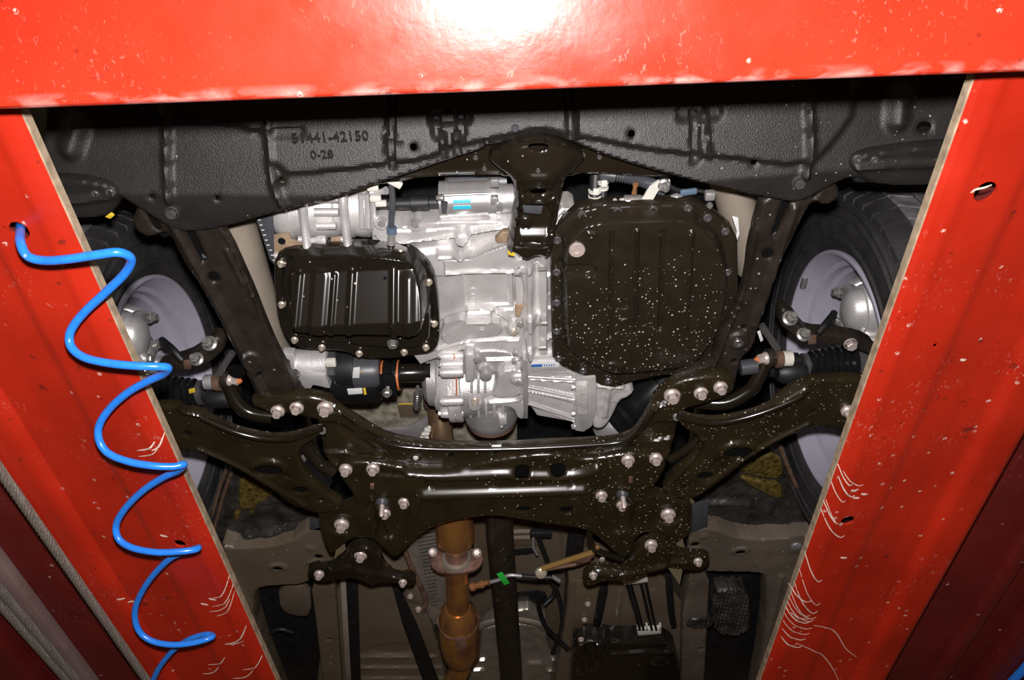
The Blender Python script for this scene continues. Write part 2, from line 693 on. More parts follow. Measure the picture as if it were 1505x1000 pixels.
def red_paint(name, base, dirt, rough=.3, edge=None, spec=.5):
    """scratched, chipped workshop paint: fine pale scuffs along the member, chips and grease"""
    m, nt, b = nodes_of(name)
    N, L = nt.nodes, nt.links
    geo = N.new('ShaderNodeNewGeometry')
    pos = geo.outputs['Position']
    mp = N.new('ShaderNodeMapping')
    mp.inputs['Scale'].default_value = (1, .55, 1)
    L.new(pos, mp.inputs['Vector'])

    def noise(scale, det=4, vec=None, dist=0.0):
        t = N.new('ShaderNodeTexNoise')
        t.inputs['Scale'].default_value = scale
        t.inputs['Detail'].default_value = det
        t.inputs['Distortion'].default_value = dist
        L.new(vec or pos, t.inputs['Vector'])
        return t.outputs['Fac']

    def rng_(v, a, bb, lo=0.0, hi=1.0):
        r = N.new('ShaderNodeMapRange')
        r.inputs['From Min'].default_value = a
        r.inputs['From Max'].default_value = bb
        r.inputs['To Min'].default_value = lo
        r.inputs['To Max'].default_value = hi
        L.new(v, r.inputs['Value'])
        return r.outputs['Result']

    def mul(a, c):
        n = N.new('ShaderNodeMath')
        n.operation = 'MULTIPLY'
        L.new(a, n.inputs[0])
        if isinstance(c, (int, float)):
            n.inputs[1].default_value = c
        else:
            L.new(c, n.inputs[1])
        return n.outputs[0]

    def mixc(f, a, col):
        x = N.new('ShaderNodeMix')
        x.data_type = 'RGBA'
        if isinstance(a, tuple):
            x.inputs['A'].default_value = (*a, 1)
        else:
            L.new(a, x.inputs['A'])
        x.inputs['B'].default_value = (*col, 1)
        L.new(f, x.inputs['Factor'])
        return x.outputs['Result']
    c = mixc(rng_(noise(7), .35, .7), base, (base[0] * .72, base[1] * .7, base[2] * .7))
    patch = rng_(noise(7.5, 3), .52, .70)
    scuff = mul(rng_(noise(260, 3, mp.outputs['Vector'], .8), .62, .74), patch)
    c = mixc(mul(scuff, .55 * dirt), c, (.62, .36, .30))
    v = N.new('ShaderNodeTexVoronoi')
    v.inputs['Scale'].default_value = 62
    L.new(pos, v.inputs['Vector'])
    sep = N.new('ShaderNodeSeparateColor')
    L.new(v.outputs['Color'], sep.inputs['Color'])
    chip = mul(rng_(v.outputs['Distance'], .20, .12), rng_(sep.outputs['Red'], .16 * dirt, .16 * dirt - .02))
    chip = mul(chip, rng_(noise(420, 2), .42, .55))
    c = mixc(mul(chip, .75), c, (.68, .52, .45))
    if edge:        # paint rubbed pale along one edge of the member
        sx = N.new('ShaderNodeSeparateXYZ')
        L.new(pos, sx.inputs[0])
        mp2 = N.new('ShaderNodeMapping')
        mp2.inputs['Scale'].default_value = (.45, 1, 1)
        L.new(pos, mp2.inputs['Vector'])
        near = rng_(sx.outputs[1], edge - .016, edge)
        c = mixc(mul(mul(near, rng_(noise(70, 5, mp2.outputs['Vector'], .3), .45, .66)), .6), c, (.72, .55, .50))
    dark = rng_(noise(60, 6), .66, .72)
    c = mixc(mul(dark, .6), c, (.06, .012, .008))
    L.new(c, b.inputs['Base Color'])
    L.new(rng_(noise(25), .3, .7, rough, rough + .12), b.inputs['Roughness'])
    bp = N.new('ShaderNodeBump')
    bp.inputs['Strength'].default_value = .12
    bp.inputs['Distance'].default_value = .002
    L.new(noise(90, 4), bp.inputs['Height'])
    L.new(bp.outputs['Normal'], b.inputs['Normal'])
    b.inputs['Specular IOR Level'].default_value = spec
    MAT[name] = m
    return m


M_red = red_paint('red_lift_paint', (.43, .019, .0065), 1.3)
M_redc = red_paint('red_crossmember_paint', (.46, .028, .011), .6, .25, edge=.252, spec=.3)
M_maroon = red_paint('dark_inner_paint', (.11, .0055, .004), .5, .5)  # same red scheme, much darker base, for the runway's recessed parts
M_worn = red_paint('worn_grey_paint', (.20, .13, .12), 1.0, .6)
M_scratch = mat('bare_scratched_paint', (.62, .50, .42), .55, noise=.3, nscale=400)
M_edge = mat('cut_plate_edge', (.33, .25, .17), .6, noise=.35, nscale=60)
M_hose = mat('blue_hose_plastic', (.02, .19, .72), .25, noise=.1, nscale=150, specks=.05, speck_col=(.3, .4, .6))
M_rope = mat('steel_wire_rope', (.21, .18, .155), .5, .4, noise=.3, nscale=300)
M_plastic = mat('textured_black_plastic', (.017, .0145, .0135), .43, noise=.2, nscale=30, bump=.4, bscale=620, specks=.16, sscale=190,
                speck_fn=(0, .15, .55), speck_col=(.35, .32, .28))
M_black = mat('black_gloss_paint', (.014, .0105, .0065), .2, noise=.15, nscale=15, coat=.3, specks=.05, sscale=110)
M_blackS = mat('black_paint_splashed', (.020, .0145, .0068), .26, noise=.25, nscale=20, coat=.2, specks=.55, speck_fn=(0, -.16, .12),
               sscale=165, speck_col=(.5, .44, .36))
M_pan = mat('black_pan_enamel', (.012, .0095, .007), .21, noise=.1, nscale=15, coat=.5, specks=.04, sscale=150)
M_panS = mat('black_pan_splashed', (.019, .0145, .009), .32, noise=.2, nscale=30, specks=.85, speck_fn=(1, .60, .80), sscale=165,
             speck_col=(.48, .44, .38))
M_rail = mat('matt_black_rail', (.021, .0155, .0115), .42, noise=.3, nscale=40, specks=.14, speck_fn=(0, -.2, .3), sscale=150, bump=.15, bscale=300)
M_cast = mat('cast_aluminium', (.67, .65, .645), .42, .5, noise=.12, nscale=30, bump=.25, bscale=420)
M_cast2 = mat('cast_aluminium_rough', (.60, .575, .565), .5, .3, noise=.25, nscale=45, bump=.8, bscale=330)
M_castd = mat('dark_cast_aluminium', (.50, .485, .49), .42, .6, noise=.15, nscale=30, bump=.3, bscale=400)
M_mach = mat('machined_aluminium', (.76, .75, .75), .28, .75, noise=.06, nscale=60)
M_steel = mat('bright_steel', (.62, .60, .57), .3, .8, noise=.1, nscale=200)
M_zinc = mat('zinc_plated_steel', (.60, .50, .46), .42, .4, noise=.15, nscale=220)
M_panbolt = mat('pan_bolt_steel', (.75, .66, .52), .3, .6, noise=.1, nscale=200)
M_dbolt = mat('dark_bolt_steel', (.20, .19, .19), .28, .7)
M_tan = mat('tan_bracket_steel', (.42, .30, .20), .45, .4, noise=.3, nscale=60)
M_rubber = mat('black_rubber', (.013, .013, .014), .5, noise=.3, nscale=60)
M_boot = mat('shiny_rubber_boot', (.008, .008, .009), .25, noise=.1, nscale=60)
M_tyre = mat('tyre_rubber', (.030, .028, .029), .65, noise=.35, nscale=25, bump=.15, bscale=200)
M_tread = mat('dusty_tread_rubber', (.15, .14, .145), .75, noise=.4, nscale=40)
M_rim = mat('lilac_silver_wheel_paint', (.47, .45, .55), .4, .15, noise=.05, nscale=30)
M_beige = mat('beige_primer', (.30, .255, .205), .38, noise=.12, nscale=14)
M_floor = mat('grey_brown_body_paint', (.155, .123, .093), .34, noise=.35, nscale=7, specks=.05, sscale=140, speck_col=(.4, .36, .3), col2=(.125, .09, .055))
M_floorS = mat('splashed_body_paint', (.14, .112, .085), .42, noise=.3, nscale=9, specks=.2, sscale=130, speck_col=(.4, .36, .3))
M_cavity_shade = mat('unlit_cavity_shade', (.0022, .002, .0018), .8, spec=.15, noise=.2, nscale=40)  # near-black colour stands for the unlit inside seen through holes
M_seal = mat('black_sealer', (.009, .009, .010), .5, noise=.4, nscale=60, bump=.3, bscale=80)
M_shield = mat('heat_shield_foil', (.50, .45, .39), .32, .7, noise=.2, nscale=30)
M_exh = mat('heat_tinted_exhaust', (.58, .27, .06), .27, .65, noise=.5, nscale=16, col2=(.28, .12, .07))
M_exhp = mat('heat_tinted_pipe', (.50, .34, .20), .28, .8, noise=.4, nscale=14, col2=(.30, .17, .10))
M_rust = mat('rusty_flange', (.20, .11, .08), .6, .3, noise=.5, nscale=50)
M_white = mat('white_plastic', (.70, .68, .62), .4)
M_cream = mat('cream_bushing', (.62, .60, .52), .5, noise=.1, nscale=80)
M_label = mat('white_paper_label', (.72, .72, .72), .5)
M_cyan = mat('cyan_print', (.03, .45, .62), .4)
M_blueprint = mat('blue_print', (.03, .14, .42), .4)
M_yellow = mat('yellow_marking_and_glint', (.72, .50, .04), .45, noise=.2, nscale=200)
M_green = mat('green_tape', (.03, .55, .06), .5)
M_orange = mat('orange_band', (.60, .17, .05), .45, noise=.2, nscale=200)
M_brown = mat('brown_rubber', (.13, .075, .05), .5, noise=.3, nscale=80)
M_dgrey = mat('dark_grey_plastic', (.06, .062, .07), .4, noise=.1, nscale=80)
M_blue2 = mat('blue_clip_plastic', (.10, .15, .22), .45)
M_insul = mat('sooty_insulation_mat', (.27, .24, .185), .75, noise=.5, nscale=50, bump=.4, bscale=150)
M_liner = mat('dusty_liner', (.030, .026, .022), .45, noise=.6, nscale=30, bump=.8, bscale=60, specks=.10, speck_col=(.3, .27, .22))
M_ochre = mat('ochre_sound_deadener', (.10, .07, .016), .4, noise=.7, nscale=120, bump=1.0, bscale=260, specks=.3, speck_col=(.42, .28, .04), sscale=260)
M_copper = mat('copper_fitting', (.70, .32, .14), .35, .7)
M_brass = mat('brass_coated_rod', (.58, .36, .12), .3, .6)
M_concrete = mat('garage_concrete', (.46, .38, .25), .6, noise=.3, nscale=6)
# ------------------------------------------------------------------ the workshop around the lift
for nm, c, sz in (('floor', (0, 1.5, -.05), (8, 8, .1)), ('wall_back', (0, 5.6, 2.0), (8, .2, 4.2))):
    o = wbox(nm, c, sz, M_concrete, None, 0)
    o['kind'] = 'structure'

# ------------------------------------------------------------------ the vehicle lift
Y0, Y1 = .262, 2.9
for sgn, xe, lab in ((-1, -.4265, 'red lift runway carrying the blue coiled air hose and steel ropes'),
                     (1, .4175, 'red lift runway with pale paint scratches, without hose')):
    t = thing('lift_runway', lab, 'lift runway', (xe, 1.2, CAMZ + .66), 'runways of the vehicle lift')
    # pressed inner strip, seen from below: (offset outwards, height)
    prof = [(0, .672), (.004, .667), (.022, .664), (.028, .666), (.078, .669), (.088, .673), (.135, .678), (.168, .678), (.178, .672),
            (.186, .670), (.222, .670), (.228, .674), (.228, .726)]
    holes = []
    ys = np.linspace(Y0, Y1, 60)
    if sgn < 0:
        hs = [(30, 337, .010), (265, 797, .0085), (118, 558, .004), (204, 612, .004)]
    else:
        hs = [(1245, 763, .010), (1374, 507, .004), (1446, 280, .014)]
    # build as a heightfield so that the drilled holes are real
    zf_x = [p[0] for p in prof[:-1]]
    zf_z = [p[1] for p in prof[:-1]]
    poly = [(xe, Y0), (xe + sgn * .228, Y0), (xe + sgn * .228, Y1), (xe, Y1)]

    def unpix(x, y, z):      # inverse of P for a plan point
        p = np.array([x, y, z])
        tt = p @ _d
        return (752.5 + F * (p @ _r) / tt, 500 - F * (p @ _v) / tt)
    outl = [unpix(x, y, .67) for x, y in poly]
    o = stamped('inner_strip', outl, .67, M_red, t, cell=.005, skirt=.009, er=0, ck=0, smooth=25,
                holes=[(h[0], h[1], h[2] * (1 if i < 2 else .8)) for i, h in enumerate(hs)],
                zfn=lambda X, Y, xe=xe, sgn=sgn: np.interp((X - xe) * sgn, zf_x, zf_z) - .67)
    # bare cut edge of the plate
    wbox('plate_edge', (xe - sgn * .0008, (Y0 + Y1) / 2, CAMZ + .6770), (.0022, Y1 - Y0, .0105), M_edge, t, 0)
    # deck on which the tyre stands, and its outer wall
    wbox('deck_plate', (xe + sgn * .385, (Y0 + Y1) / 2, CAMZ + .731), (.66, Y1 - Y0, .008), M_maroon, t, .001)
    wbox('web', (xe + sgn * .2275, (Y0 + Y1) / 2, CAMZ + .7015), (.006, Y1 - Y0, .048), M_maroon, t, .001)
    wbox('outer_side', (xe + sgn * .715, (Y0 + Y1) / 2, CAMZ + .68), (.008, Y1 - Y0, .10), M_maroon, t, .001)
    wbox('stiffener', (xe + sgn * .366, (Y0 + Y1) / 2, CAMZ + .717), (.026, Y1 - Y0, .020), M_worn if sgn < 0 else M_maroon, t, .003)
    wbox('stiffener', (xe + sgn * .47, (Y0 + Y1) / 2, CAMZ + .712), (.06, Y1 - Y0, .028), M_maroon, t, .003)

# pale scratches and drips in the paint, thin but real
def strip_z(x, xe, sgn):
    return float(np.interp((x - xe) * sgn, zf_x, zf_z))


def scratch(par, pts, xe, sgn, w_, k):
    q = []
    for a in pts:
        p = P(a[0], a[1], .667)
        p.z = CAMZ + strip_z(p.x, xe, sgn)
        q.append(p)
    q = smooth_path(q, 4)
    for p in q:
        p.z = CAMZ + strip_z(p.x, xe, sgn) - .0001
    n_ = len(q)
    r_ = [w_ * (.35 + .65 * math.sin(math.pi * min(1, (i + .6) / n_ * 1.02)) ** .6) for i in range(n_)]
    tube('paint_scratch', q, r_, M_scratch, par, 4, flat=(.25, 1.0))


runL, runR = bpy.data.objects['lift_runway'], bpy.data.objects['lift_runway.001']
for j, (x, y, l, dx) in enumerate(((1233, 686, 26, 20), (1239, 692, 22, 30), (1232, 700, 30, 24), (1222, 708, 28, 20), (1212, 740, 30, 26), (1208, 752, 38, 34), (1215, 738, 34, 24), (1184, 815, 40, 24), (1176, 840, 50, 30), (1168, 858, 44, 34),
                                   (1163, 872, 34, 28), (1160, 880, 30, 40), (1158, 888, 26, 38), (1156, 896, 20, 34), (1154, 905, 20, 40), (1152, 915, 18, 38), (1150, 925, 16, 34), (1148, 936, 16, 30), (1160, 862, 22, 34), (1162, 900, 10, 30))):
    scratch(runR, [(x, y), (x + dx * .25, y + l * .5), (x + dx * .55, y + l * .85), (x + dx * .8, y + l), (x + dx, y + l * .93)], .4175, 1, .0006 + .0006 * random.random(), j)
scratch(runR, [(1196, 920), (1215, 925), (1232, 938), (1246, 962), (1262, 975)], .4175, 1, .0008, 0)
scratch(runR, [(1170, 945), (1190, 955), (1210, 968), (1226, 990), (1236, 1010)], .4175, 1, .0008, 0)
for j, (x, y, l, dx) in enumerate(((228, 648, 14, -26), (234, 655, 16, -30), (240, 640, 20, -16), (336, 850, 30, -24), (342, 862, 30, -30), (344, 872, 34, -26), (338, 880, 20, -30), (362, 920, 28, -32), (358, 940, 8, -28), (330, 968, 16, -26),
                                   (320, 985, 14, -24), (385, 965, 20, -28), (372, 985, 14, -30))):
    scratch(runL, [(x, y), (x + dx * .2, y + l * .5), (x + dx * .5, y + l * .85), (x + dx, y + l)], -.4265, -1, .0006 + .0006 * random.random(), j)
for x, y in ((1254, 720), (1270, 726), (1258, 731), (1240, 820), (1420, 535)):
    scratch(runR, [(x - 4, y), (x, y + 1), (x + 5, y + 1)], .4175, 1, .0017, 0)
for x, y in ((300, 888), (312, 880), (240, 788), (175, 885), (190, 893)):
    scratch(runL, [(x - 5, y), (x, y + 1), (x + 6, y + 2)], -.4265, -1, .0016, 0)

scratch(runR, [(1426, 283), (1434, 278), (1446, 276), (1458, 272)], .4175, 1, .0011, 0)

# front crossmember: pressed box, its lower face tipped towards the viewer
ze = .606
pe0, pe1 = P(-140, 170.3, ze), P(1640, 102.9, ze)
yb = (pe0.y + pe1.y) / 2
sec = []
for x in (-1.3, 1.3):
    sec.append([Vector((x, yb + q, CAMZ + zz)) for q, zz in ((0, ze + .004), (-.004, ze), (-.12, ze + .046), (-.26, ze + .10),
                                                             (-.262, ze + .11), (-.25, ze + .13), (-.02, ze + .13), (0, ze + .12))])
cm = hull('lift_crossmember', sec, M_redc, None, .003, smooth=25)
tag(cm, 'glossy red lift crossmember spanning the top, in front of the bumper cover', 'lift crossmember')

# steel wire ropes inside the runway
def wire_rope(name, a, b, r, lab):
    t = thing(name, lab, 'wire rope', a, 'wire ropes of the lift')
    a, b = Vector(a), Vector(b)
    n = int((b - a).length / .004)
    ax, e1, e2 = frame_of(b - a)
    for k in range(6):
        pts = []
        for i in range(n + 1):
            s = i / n
            an = 2 * math.pi * (s * (b - a).length / .05 + k / 6)
            pts.append(a.lerp(b, s) + (e1 * math.cos(an) + e2 * math.sin(an)) * r * .62)
        tube('strand', pts, r * .40, M_rope, t, 6)
    return t


wire_rope('wire_rope', P(-36, 640, .662), P(250, 1050, .662), .0066, 'grey steel wire rope along the edge of the red runway strip')
wire_rope('wire_rope', P(-60, 795, .70), P(150, 1046, .70), .0068, 'upper of two grey wire ropes side by side in the lower corner')
wire_rope('wire_rope', P(-60, 822, .695), P(142, 1050, .695), .0066, 'lower of two grey wire ropes side by side in the lower corner')

# blue coiled air hose
hp = [(30, 326, .70), (30, 338, .664), (30, 356, .635), (40, 376, .622), (64, 383, .618), (100, 381, .612), (140, 375, .612), (172, 371, .615), (190, 377, .622), (192, 388, .628),
      (180, 406, .632), (155, 430, .634), (128, 455, .634), (110, 476, .632), (102, 494, .628), (106, 512, .620), (125, 526, .612), (160, 534, .608),
      (200, 538, .608), (232, 539, .612), (247, 541, .618), (240, 550, .626), (216, 561, .632), (188, 577, .635), (162, 600, .635), (146, 625, .632), (146, 648, .624),
      (160, 667, .615), (190, 679, .609), (225, 685, .608), (255, 686, .612), (270, 683, .618), (262, 692, .626), (240, 702, .632), (212, 720, .635), (186, 745, .635),
      (171, 771, .632), (175, 793, .622), (196, 806, .613), (230, 812, .609), (265, 811, .612), (287, 808, .618), (291, 805, .626), (278, 810, .632), (252, 820, .635), (225, 846, .636),
      (206, 875, .635), (198, 902, .630), (204, 927, .621), (222, 942, .613), (250, 948, .609), (280, 946, .611), (304, 940, .616), (313, 935, .624), (302, 933, .630),
      (278, 940, .634), (256, 955, .636), (238, 976, .636), (226, 998, .634), (216, 1030, .632)]
hose = tube('air_hose', [P(a, b, c) for a, b, c in hp], .0043, M_hose, None, 14, sm=7)
tag(hose, 'bright blue coiled air hose hanging from a hole in the red runway', 'air hose')


o = tube('hose_end', [P(1474, 1016, .69), P(1497, 992, .69), P(1530, 955, .69)], .0075, M_hose, None, 12)
tag(o, 'short piece of blue hose in the lower corner under the dark red runway inside', 'hose')
# ------------------------------------------------------------------ front underside of the car
def dn(v):
    return v


# bumper undercover: textured plastic
t = thing('bumper_undercover', 'textured black plastic bumper undercover below the red crossmember, embossed with numbers', 'undercover',
          P(740, 200, .95))
out = [(40, 95), (1470, 70), (1420, 190), (1392, 262), (1300, 258), (1250, 252), (1222, 262), (1172, 292), (1124, 284), (1050, 266), (1000, 254), (950, 243), (900, 231), (860, 219), (826, 207), (792, 202),
       (745, 212), (700, 224), (650, 237), (600, 252), (560, 262), (500, 280), (440, 296), (400, 306), (350, 321), (316, 330), (262, 334), (218, 306), (170, 275), (60, 268)]
zc = .945
f = [('plateau', [(182, 182), (395, 192), (404, 249), (480, 245), (563, 236), (572, 232), (590, 234), (643, 224), (650, 215), (700, 208), (760, 197), (792, 190), (830, 196), (845, 203), (860, 200), (950, 215),
                  (1015, 220), (1030, 224), (1050, 222), (1185, 235), (1225, 205), (1262, 168), (1262, 90), (182, 110)], .010, .012),
     ('ridge', [(386, 100), (388, 200), (400, 262), (420, 296)], .008, .009),
     ('ridge', [(232, 175), (240, 235), (252, 290)], .009, .009),
     ('ridge', [(96, 205), (92, 228)], .016, .022),
     ('ridge', [(1196, 165), (1190, 225), (1180, 255)], .009, .009),
     ('ridge', [(1337, 162), (1330, 185)], .016, .022),
     ('bar', [(575, 120), (574, 218), (577, 240)], -.008, .0035, .003),
     ('bar', [(836, 100), (840, 200)], -.008, .0035, .003),
     ('ridge', [(849, 120), (850, 205)], .004, .003),
     ('ridge', [(566, 120), (566, 225)], .004, .003),
     ('bar', [(566, 211), (590, 210)], -.004, .001, .002),
     ('bar', [(636, 180), (684, 178)], -.008, .006, .004), ('bar', [(640, 183), (642, 200)], -.008, .004, .004), ('bar', [(676, 180), (678, 200)], -.008, .004, .004),
     ('bar', [(650, 200), (652, 226)], -.008, .0025, .003), ('bar', [(670, 200), (672, 224)], -.008, .0025, .003), ('bar', [(715, 208), (720, 228)], -.006, .0025, .003),
     ('bar', [(1005, 172), (1055, 170)], -.008, .006, .004), ('bar', [(1022, 176), (1020, 230)], -.008, .004, .004), ('ridge', [(1040, 170), (1042, 230)], .006, .004),
     ('bar', [(375, 200), (440, 198)], -.004, .004, .004)]
cov = stamped('cover_panel', out, zc, M_plastic, t, cell=.0034, skirt=.02, feats=f, er=.006,
              zfn=lambda X, Y: -.46 * np.minimum(Y - .465, .055 - .02 * np.abs(X) / .5),
              holes=[(608, 215, .0048), (417, 260, .0045), (928, 197, .0048), (1105, 233, .0045), (325, 283, .0042), (229, 281, .004), (387, 184, .0035), (658, 170, .0035), (1361, 190, .010, .007)])
lettering('embossed_number', '51441-42150', P(485, 202, zc - .0105), .0185, .0016, M_plastic, cov)
lettering('embossed_number', '0-28', P(473, 228, zc - .0105), .0165, .0016, M_plastic, cov)
lathe('clip', P(757, 188, zc - .0065), (0, 0, -1), [(0, .0048), (.004, .0048), (.0055, .0035)], M_dgrey, t, 16)
bolt(t, P(1202, 240, zc - .004), .006, M_dbolt, kind='torx')
bolt(t, P(253, 313, .925), .009, M_dbolt, kind='hex')
bolt(t, P(1174, 269, .925), .009, M_dbolt, kind='hex')
# dark bumper skin ahead of the cover, in the crossmember's shade
tb = slab('bumper_skin', [(0, 160), (1505, 105), (1490, 20), (0, 60)], 1.02, .02, M_plastic, t)

# rounded end plates of the undercover
for lab, pts, rid, bl in (
        ('rounded black end plate of the undercover beside the blue hose', [(30, 262), (110, 263), (160, 271), (177, 286), (171, 308), (155, 321), (105, 324), (50, 325)],
         [(90, 300), (150, 295), (168, 290)], (162, 283)),
        ('rounded black end plate of the undercover above the spotted tyre tread', [(1247, 244), (1257, 230), (1290, 222), (1390, 212), (1440, 215), (1410, 274), (1378, 275), (1290, 275), (1262, 262)],
         [(1262, 250), (1310, 246), (1380, 244)], (1260, 233))):
    e = thing('undercover_end_plate', lab, 'end plate', P(*pts[4][:2], .93), 'undercover end plates')
    stamped('plate', pts, .925, M_plastic, e, cell=.0035, skirt=.012, er=.006, feats=[('ridge', rid, .006, .008)])
    bolt(e, P(bl[0], bl[1], .925), .006, M_dbolt, kind='torx')
    bolt(e, P(bl[0] + (-22 if bl[0] < 500 else 25), bl[1] + 2, .925), .005, M_dbolt, kind='torx')
    if bl[0] < 500:
        slab('yellow_edge_glint', [(154, 319), (163, 313), (168, 317), (162, 322)], .921, .003, M_yellow, e, .0005)  # yellow reflection on the plate edge, put in as a coloured sliver

# radiator support: dark crossbar and the pressed bracket hanging from its middle
t = thing('radiator_support', 'glossy black pressed radiator support bracket hanging in the middle of the engine bay opening', 'bracket', P(790, 230, .95))
stamped('crossbar', [(520, 268), (600, 250), (700, 215), (760, 190), (830, 190), (880, 215), (960, 238), (1075, 262), (960, 262), (860, 256), (838, 262), (742, 262), (735, 258), (640, 258), (560, 275)],
        .975, M_black, t, cell=.0035, skirt=.015, er=.004, feats=[('ridge', [(540, 262), (735, 256)], .003, .006)])
bk = stamped('bracket', [(715, 232), (745, 214), (770, 204), (792, 202), (815, 205), (842, 218), (862, 232), (850, 246), (832, 262), (826, 285), (818, 330), (812, 372), (805, 382), (796, 377), (786, 378), (776, 384), (766, 381),
                         (757, 374), (744, 372), (750, 345), (756, 300), (757, 275), (748, 258), (728, 246)], .940, M_black, t, cell=.0022, skirt=.02, er=.005,
             feats=[('plateau', [(762, 222), (790, 214), (820, 222), (826, 244), (812, 256), (772, 256), (756, 244)], .014, .028),
                    ('plateau', [(772, 262), (812, 262), (806, 280), (775, 280)], .006, .014),
                    ('boss', (791, 284), .016, -.008, .006, .008),
                    ('bar', [(772, 294), (808, 294)], .006, .001, .014),
                    ('plateau', [(766, 300), (812, 300), (806, 352), (760, 352)], -.008, .005),
                    ('bar', [(762, 357), (802, 357)], .009, .001, .019),
                    ('ridge', [(758, 262), (764, 300), (752, 372)], .007, .004), ('ridge', [(826, 262), (816, 300), (806, 376)], .007, .004),
                    ('boss', (773, 332), .006, .004, .004)],
             holes=[[(775, 205), (806, 205), (803, 215), (778, 215)], (791, 284, .012, .004)])
bolt(bk, P(791, 251, .926), .003, M_dbolt, kind='torx')
slab('oil_stain', [(746, 368), (756, 369), (757, 377), (747, 375)], .944, .001, M_yellow, t, .0003)
for q in ((857, 228), (881, 231), (699, 232), (712, 248)):
    bolt(t, P(q[0], q[1], .972), .0035, M_dbolt, kind='torx')
slab('clear_sticker', [(768, 302), (798, 303), (795, 315), (770, 313)], .9325, .001, M_dgrey, bk, .0002)
# ------------------------------------------------------------------ engine and gearbox, cast aluminium
XR = Vector((1, 0, 0))


def ax_lathe(name, px0, px1, py, z, prof, mat_, parent, seg=32, dy=0.0, **k):
    """turned part whose axis runs across the car, from pixel column px0 to px1 at row py; prof in (fraction, radius)"""
    a = P(px0, py, z)
    b = P(px1, py + dy, z)
    b.y = a.y + (0 if not dy else (b.y - a.y))
    b.z = a.z
    L = (b - a).length
    return lathe(name, a, b - a, [(f_ * L, r_) for f_, r_ in prof], mat_, parent, seg, **k)


# --- engine sump (left black pan)
t = thing('engine_oil_pan', 'glossy black enamelled engine oil pan with pale rim bolts and rounded ribs', 'oil pan', P(525, 440, .96))
pan = stamped('pan', [(402, 388), (410, 371), (440, 364), (520, 361), (592, 364), (618, 380), (636, 402), (643, 430), (646, 470), (646, 505), (636, 520), (606, 523), (580, 528), (528, 528), (505, 517), (470, 515), (436, 512),
                      (420, 500), (408, 470), (404, 430)], .975, M_pan, t, cell=.0012, skirt=.018, er=.003, smooth=60,
              feats=[('plateau', [(418, 398), (428, 384), (450, 379), (530, 377), (588, 378), (612, 396), (625, 425), (630, 470), (628, 505), (600, 512), (560, 510), (520, 505), (490, 500), (440, 497), (426, 478), (420, 440)], .018, .008),
                     ('wedge', [(430, 402), (440, 388), (470, 385), (580, 385), (608, 398), (618, 425), (622, 458), (612, 470), (560, 467), (450, 467), (434, 452)], .003, .048, 388, 466, .010),
                     ('ridge', [(444, 390), (445, 462)], .0035, .008), ('bar', [(475, 394), (476, 462)], .003, .006, .010),
                     ('ridge', [(495, 392), (496, 466)], .003, .006), ('ridge', [(520, 388), (522, 464)], .0038, .008),
                     ('ridge', [(580, 388), (585, 464)], .0038, .008), ('ridge', [(602, 396), (606, 460)], .004, .014),
                     ('ridge', [(456, 466), (456, 498)], -.005, .005), ('ridge', [(510, 468), (514, 502)], -.005, .005), ('ridge', [(575, 468), (590, 485)], -.006, .005),
                     ('ridge', [(410, 380), (440, 368), (590, 368), (625, 392), (640, 440), (640, 500)], .0025, .003)])
for q in ((413, 388), (450, 374), (522, 372), (588, 373), (630, 415), (414, 448), (638, 476), (433, 500), (473, 511), (528, 520), (594, 518), (626, 511)):
    bolt(t, P(q[0], q[1], .971), .0058, M_panbolt, kind='flange')
bolt(t, P(577, 505, .955), .0088, M_steel, axis=(0, .35, -1), kind='hex', name='drain_plug')
bolt(t, P(605, 482, .945), .003, M_panbolt, kind='torx')
lathe('spot_weld', P(566, 408, .9355), (0, 0, -1), [(0, .0025), (.002, .002)], M_boot, t, 10)

# --- gearbox pan (right black pan)
t = thing('transmission_pan', 'satin black gearbox pan with straight ribs and many pale water spots', 'transmission pan', P(945, 430, .97))
pan2 = stamped('pan', [(809, 348), (828, 326), (850, 306), (872, 301), (950, 297), (1012, 295), (1032, 303), (1058, 320), (1076, 335), (1084, 352), (1085, 420), (1078, 470), (1062, 512), (1046, 540), (1015, 550), (972, 553), (930, 562), (905, 571),
                       (884, 568), (862, 556), (826, 540), (812, 526), (810, 440)], .975, M_panS, t, cell=.0020, skirt=.016, er=.003, ck=0,
               feats=[('plateau', [(835, 366), (848, 346), (866, 332), (930, 328), (985, 326), (1012, 328), (1030, 340), (1052, 362), (1064, 400), (1064, 440), (1056, 484), (1034, 520), (1010, 540), (960, 545), (910, 550), (880, 540), (848, 524), (836, 505)], .026, .012),
                      ('plateau', [(823, 372), (870, 372), (870, 384), (850, 386), (823, 388)], -.010, .004),
                      ('ridge', [(896, 330), (894, 480)], -.005, .005), ('ridge', [(933, 328), (931, 470)], .005, .005), ('ridge', [(970, 328), (966, 470)], -.005, .005),
                      ('ridge', [(1012, 330), (1004, 470)], .005, .006), ('ridge', [(862, 330), (872, 332)], .004, .004), ('ridge', [(894, 520), (915, 524)], .002, .01),
                      ('bar', [(905, 440), (919, 440)], .002, .0008, .001), ('bar', [(905, 455), (919, 456)], .002, .0008, .001), ('boss', (897, 530), .016, .0025, .003)])
for q in ((819, 353), (855, 315), (908, 310), (960, 308), (1011, 306), (1040, 320), (1066, 340), (818, 400), (818, 445), (818, 487), (821, 527), (857, 545), (894, 560), (1026, 538), (1069, 400)):
    bolt(t, P(q[0], q[1], .972), .0062, M_dbolt, kind='torx')
bolt(t, P(848, 367, .9475), .0118, M_zinc, kind='plug', name='drain_plug')

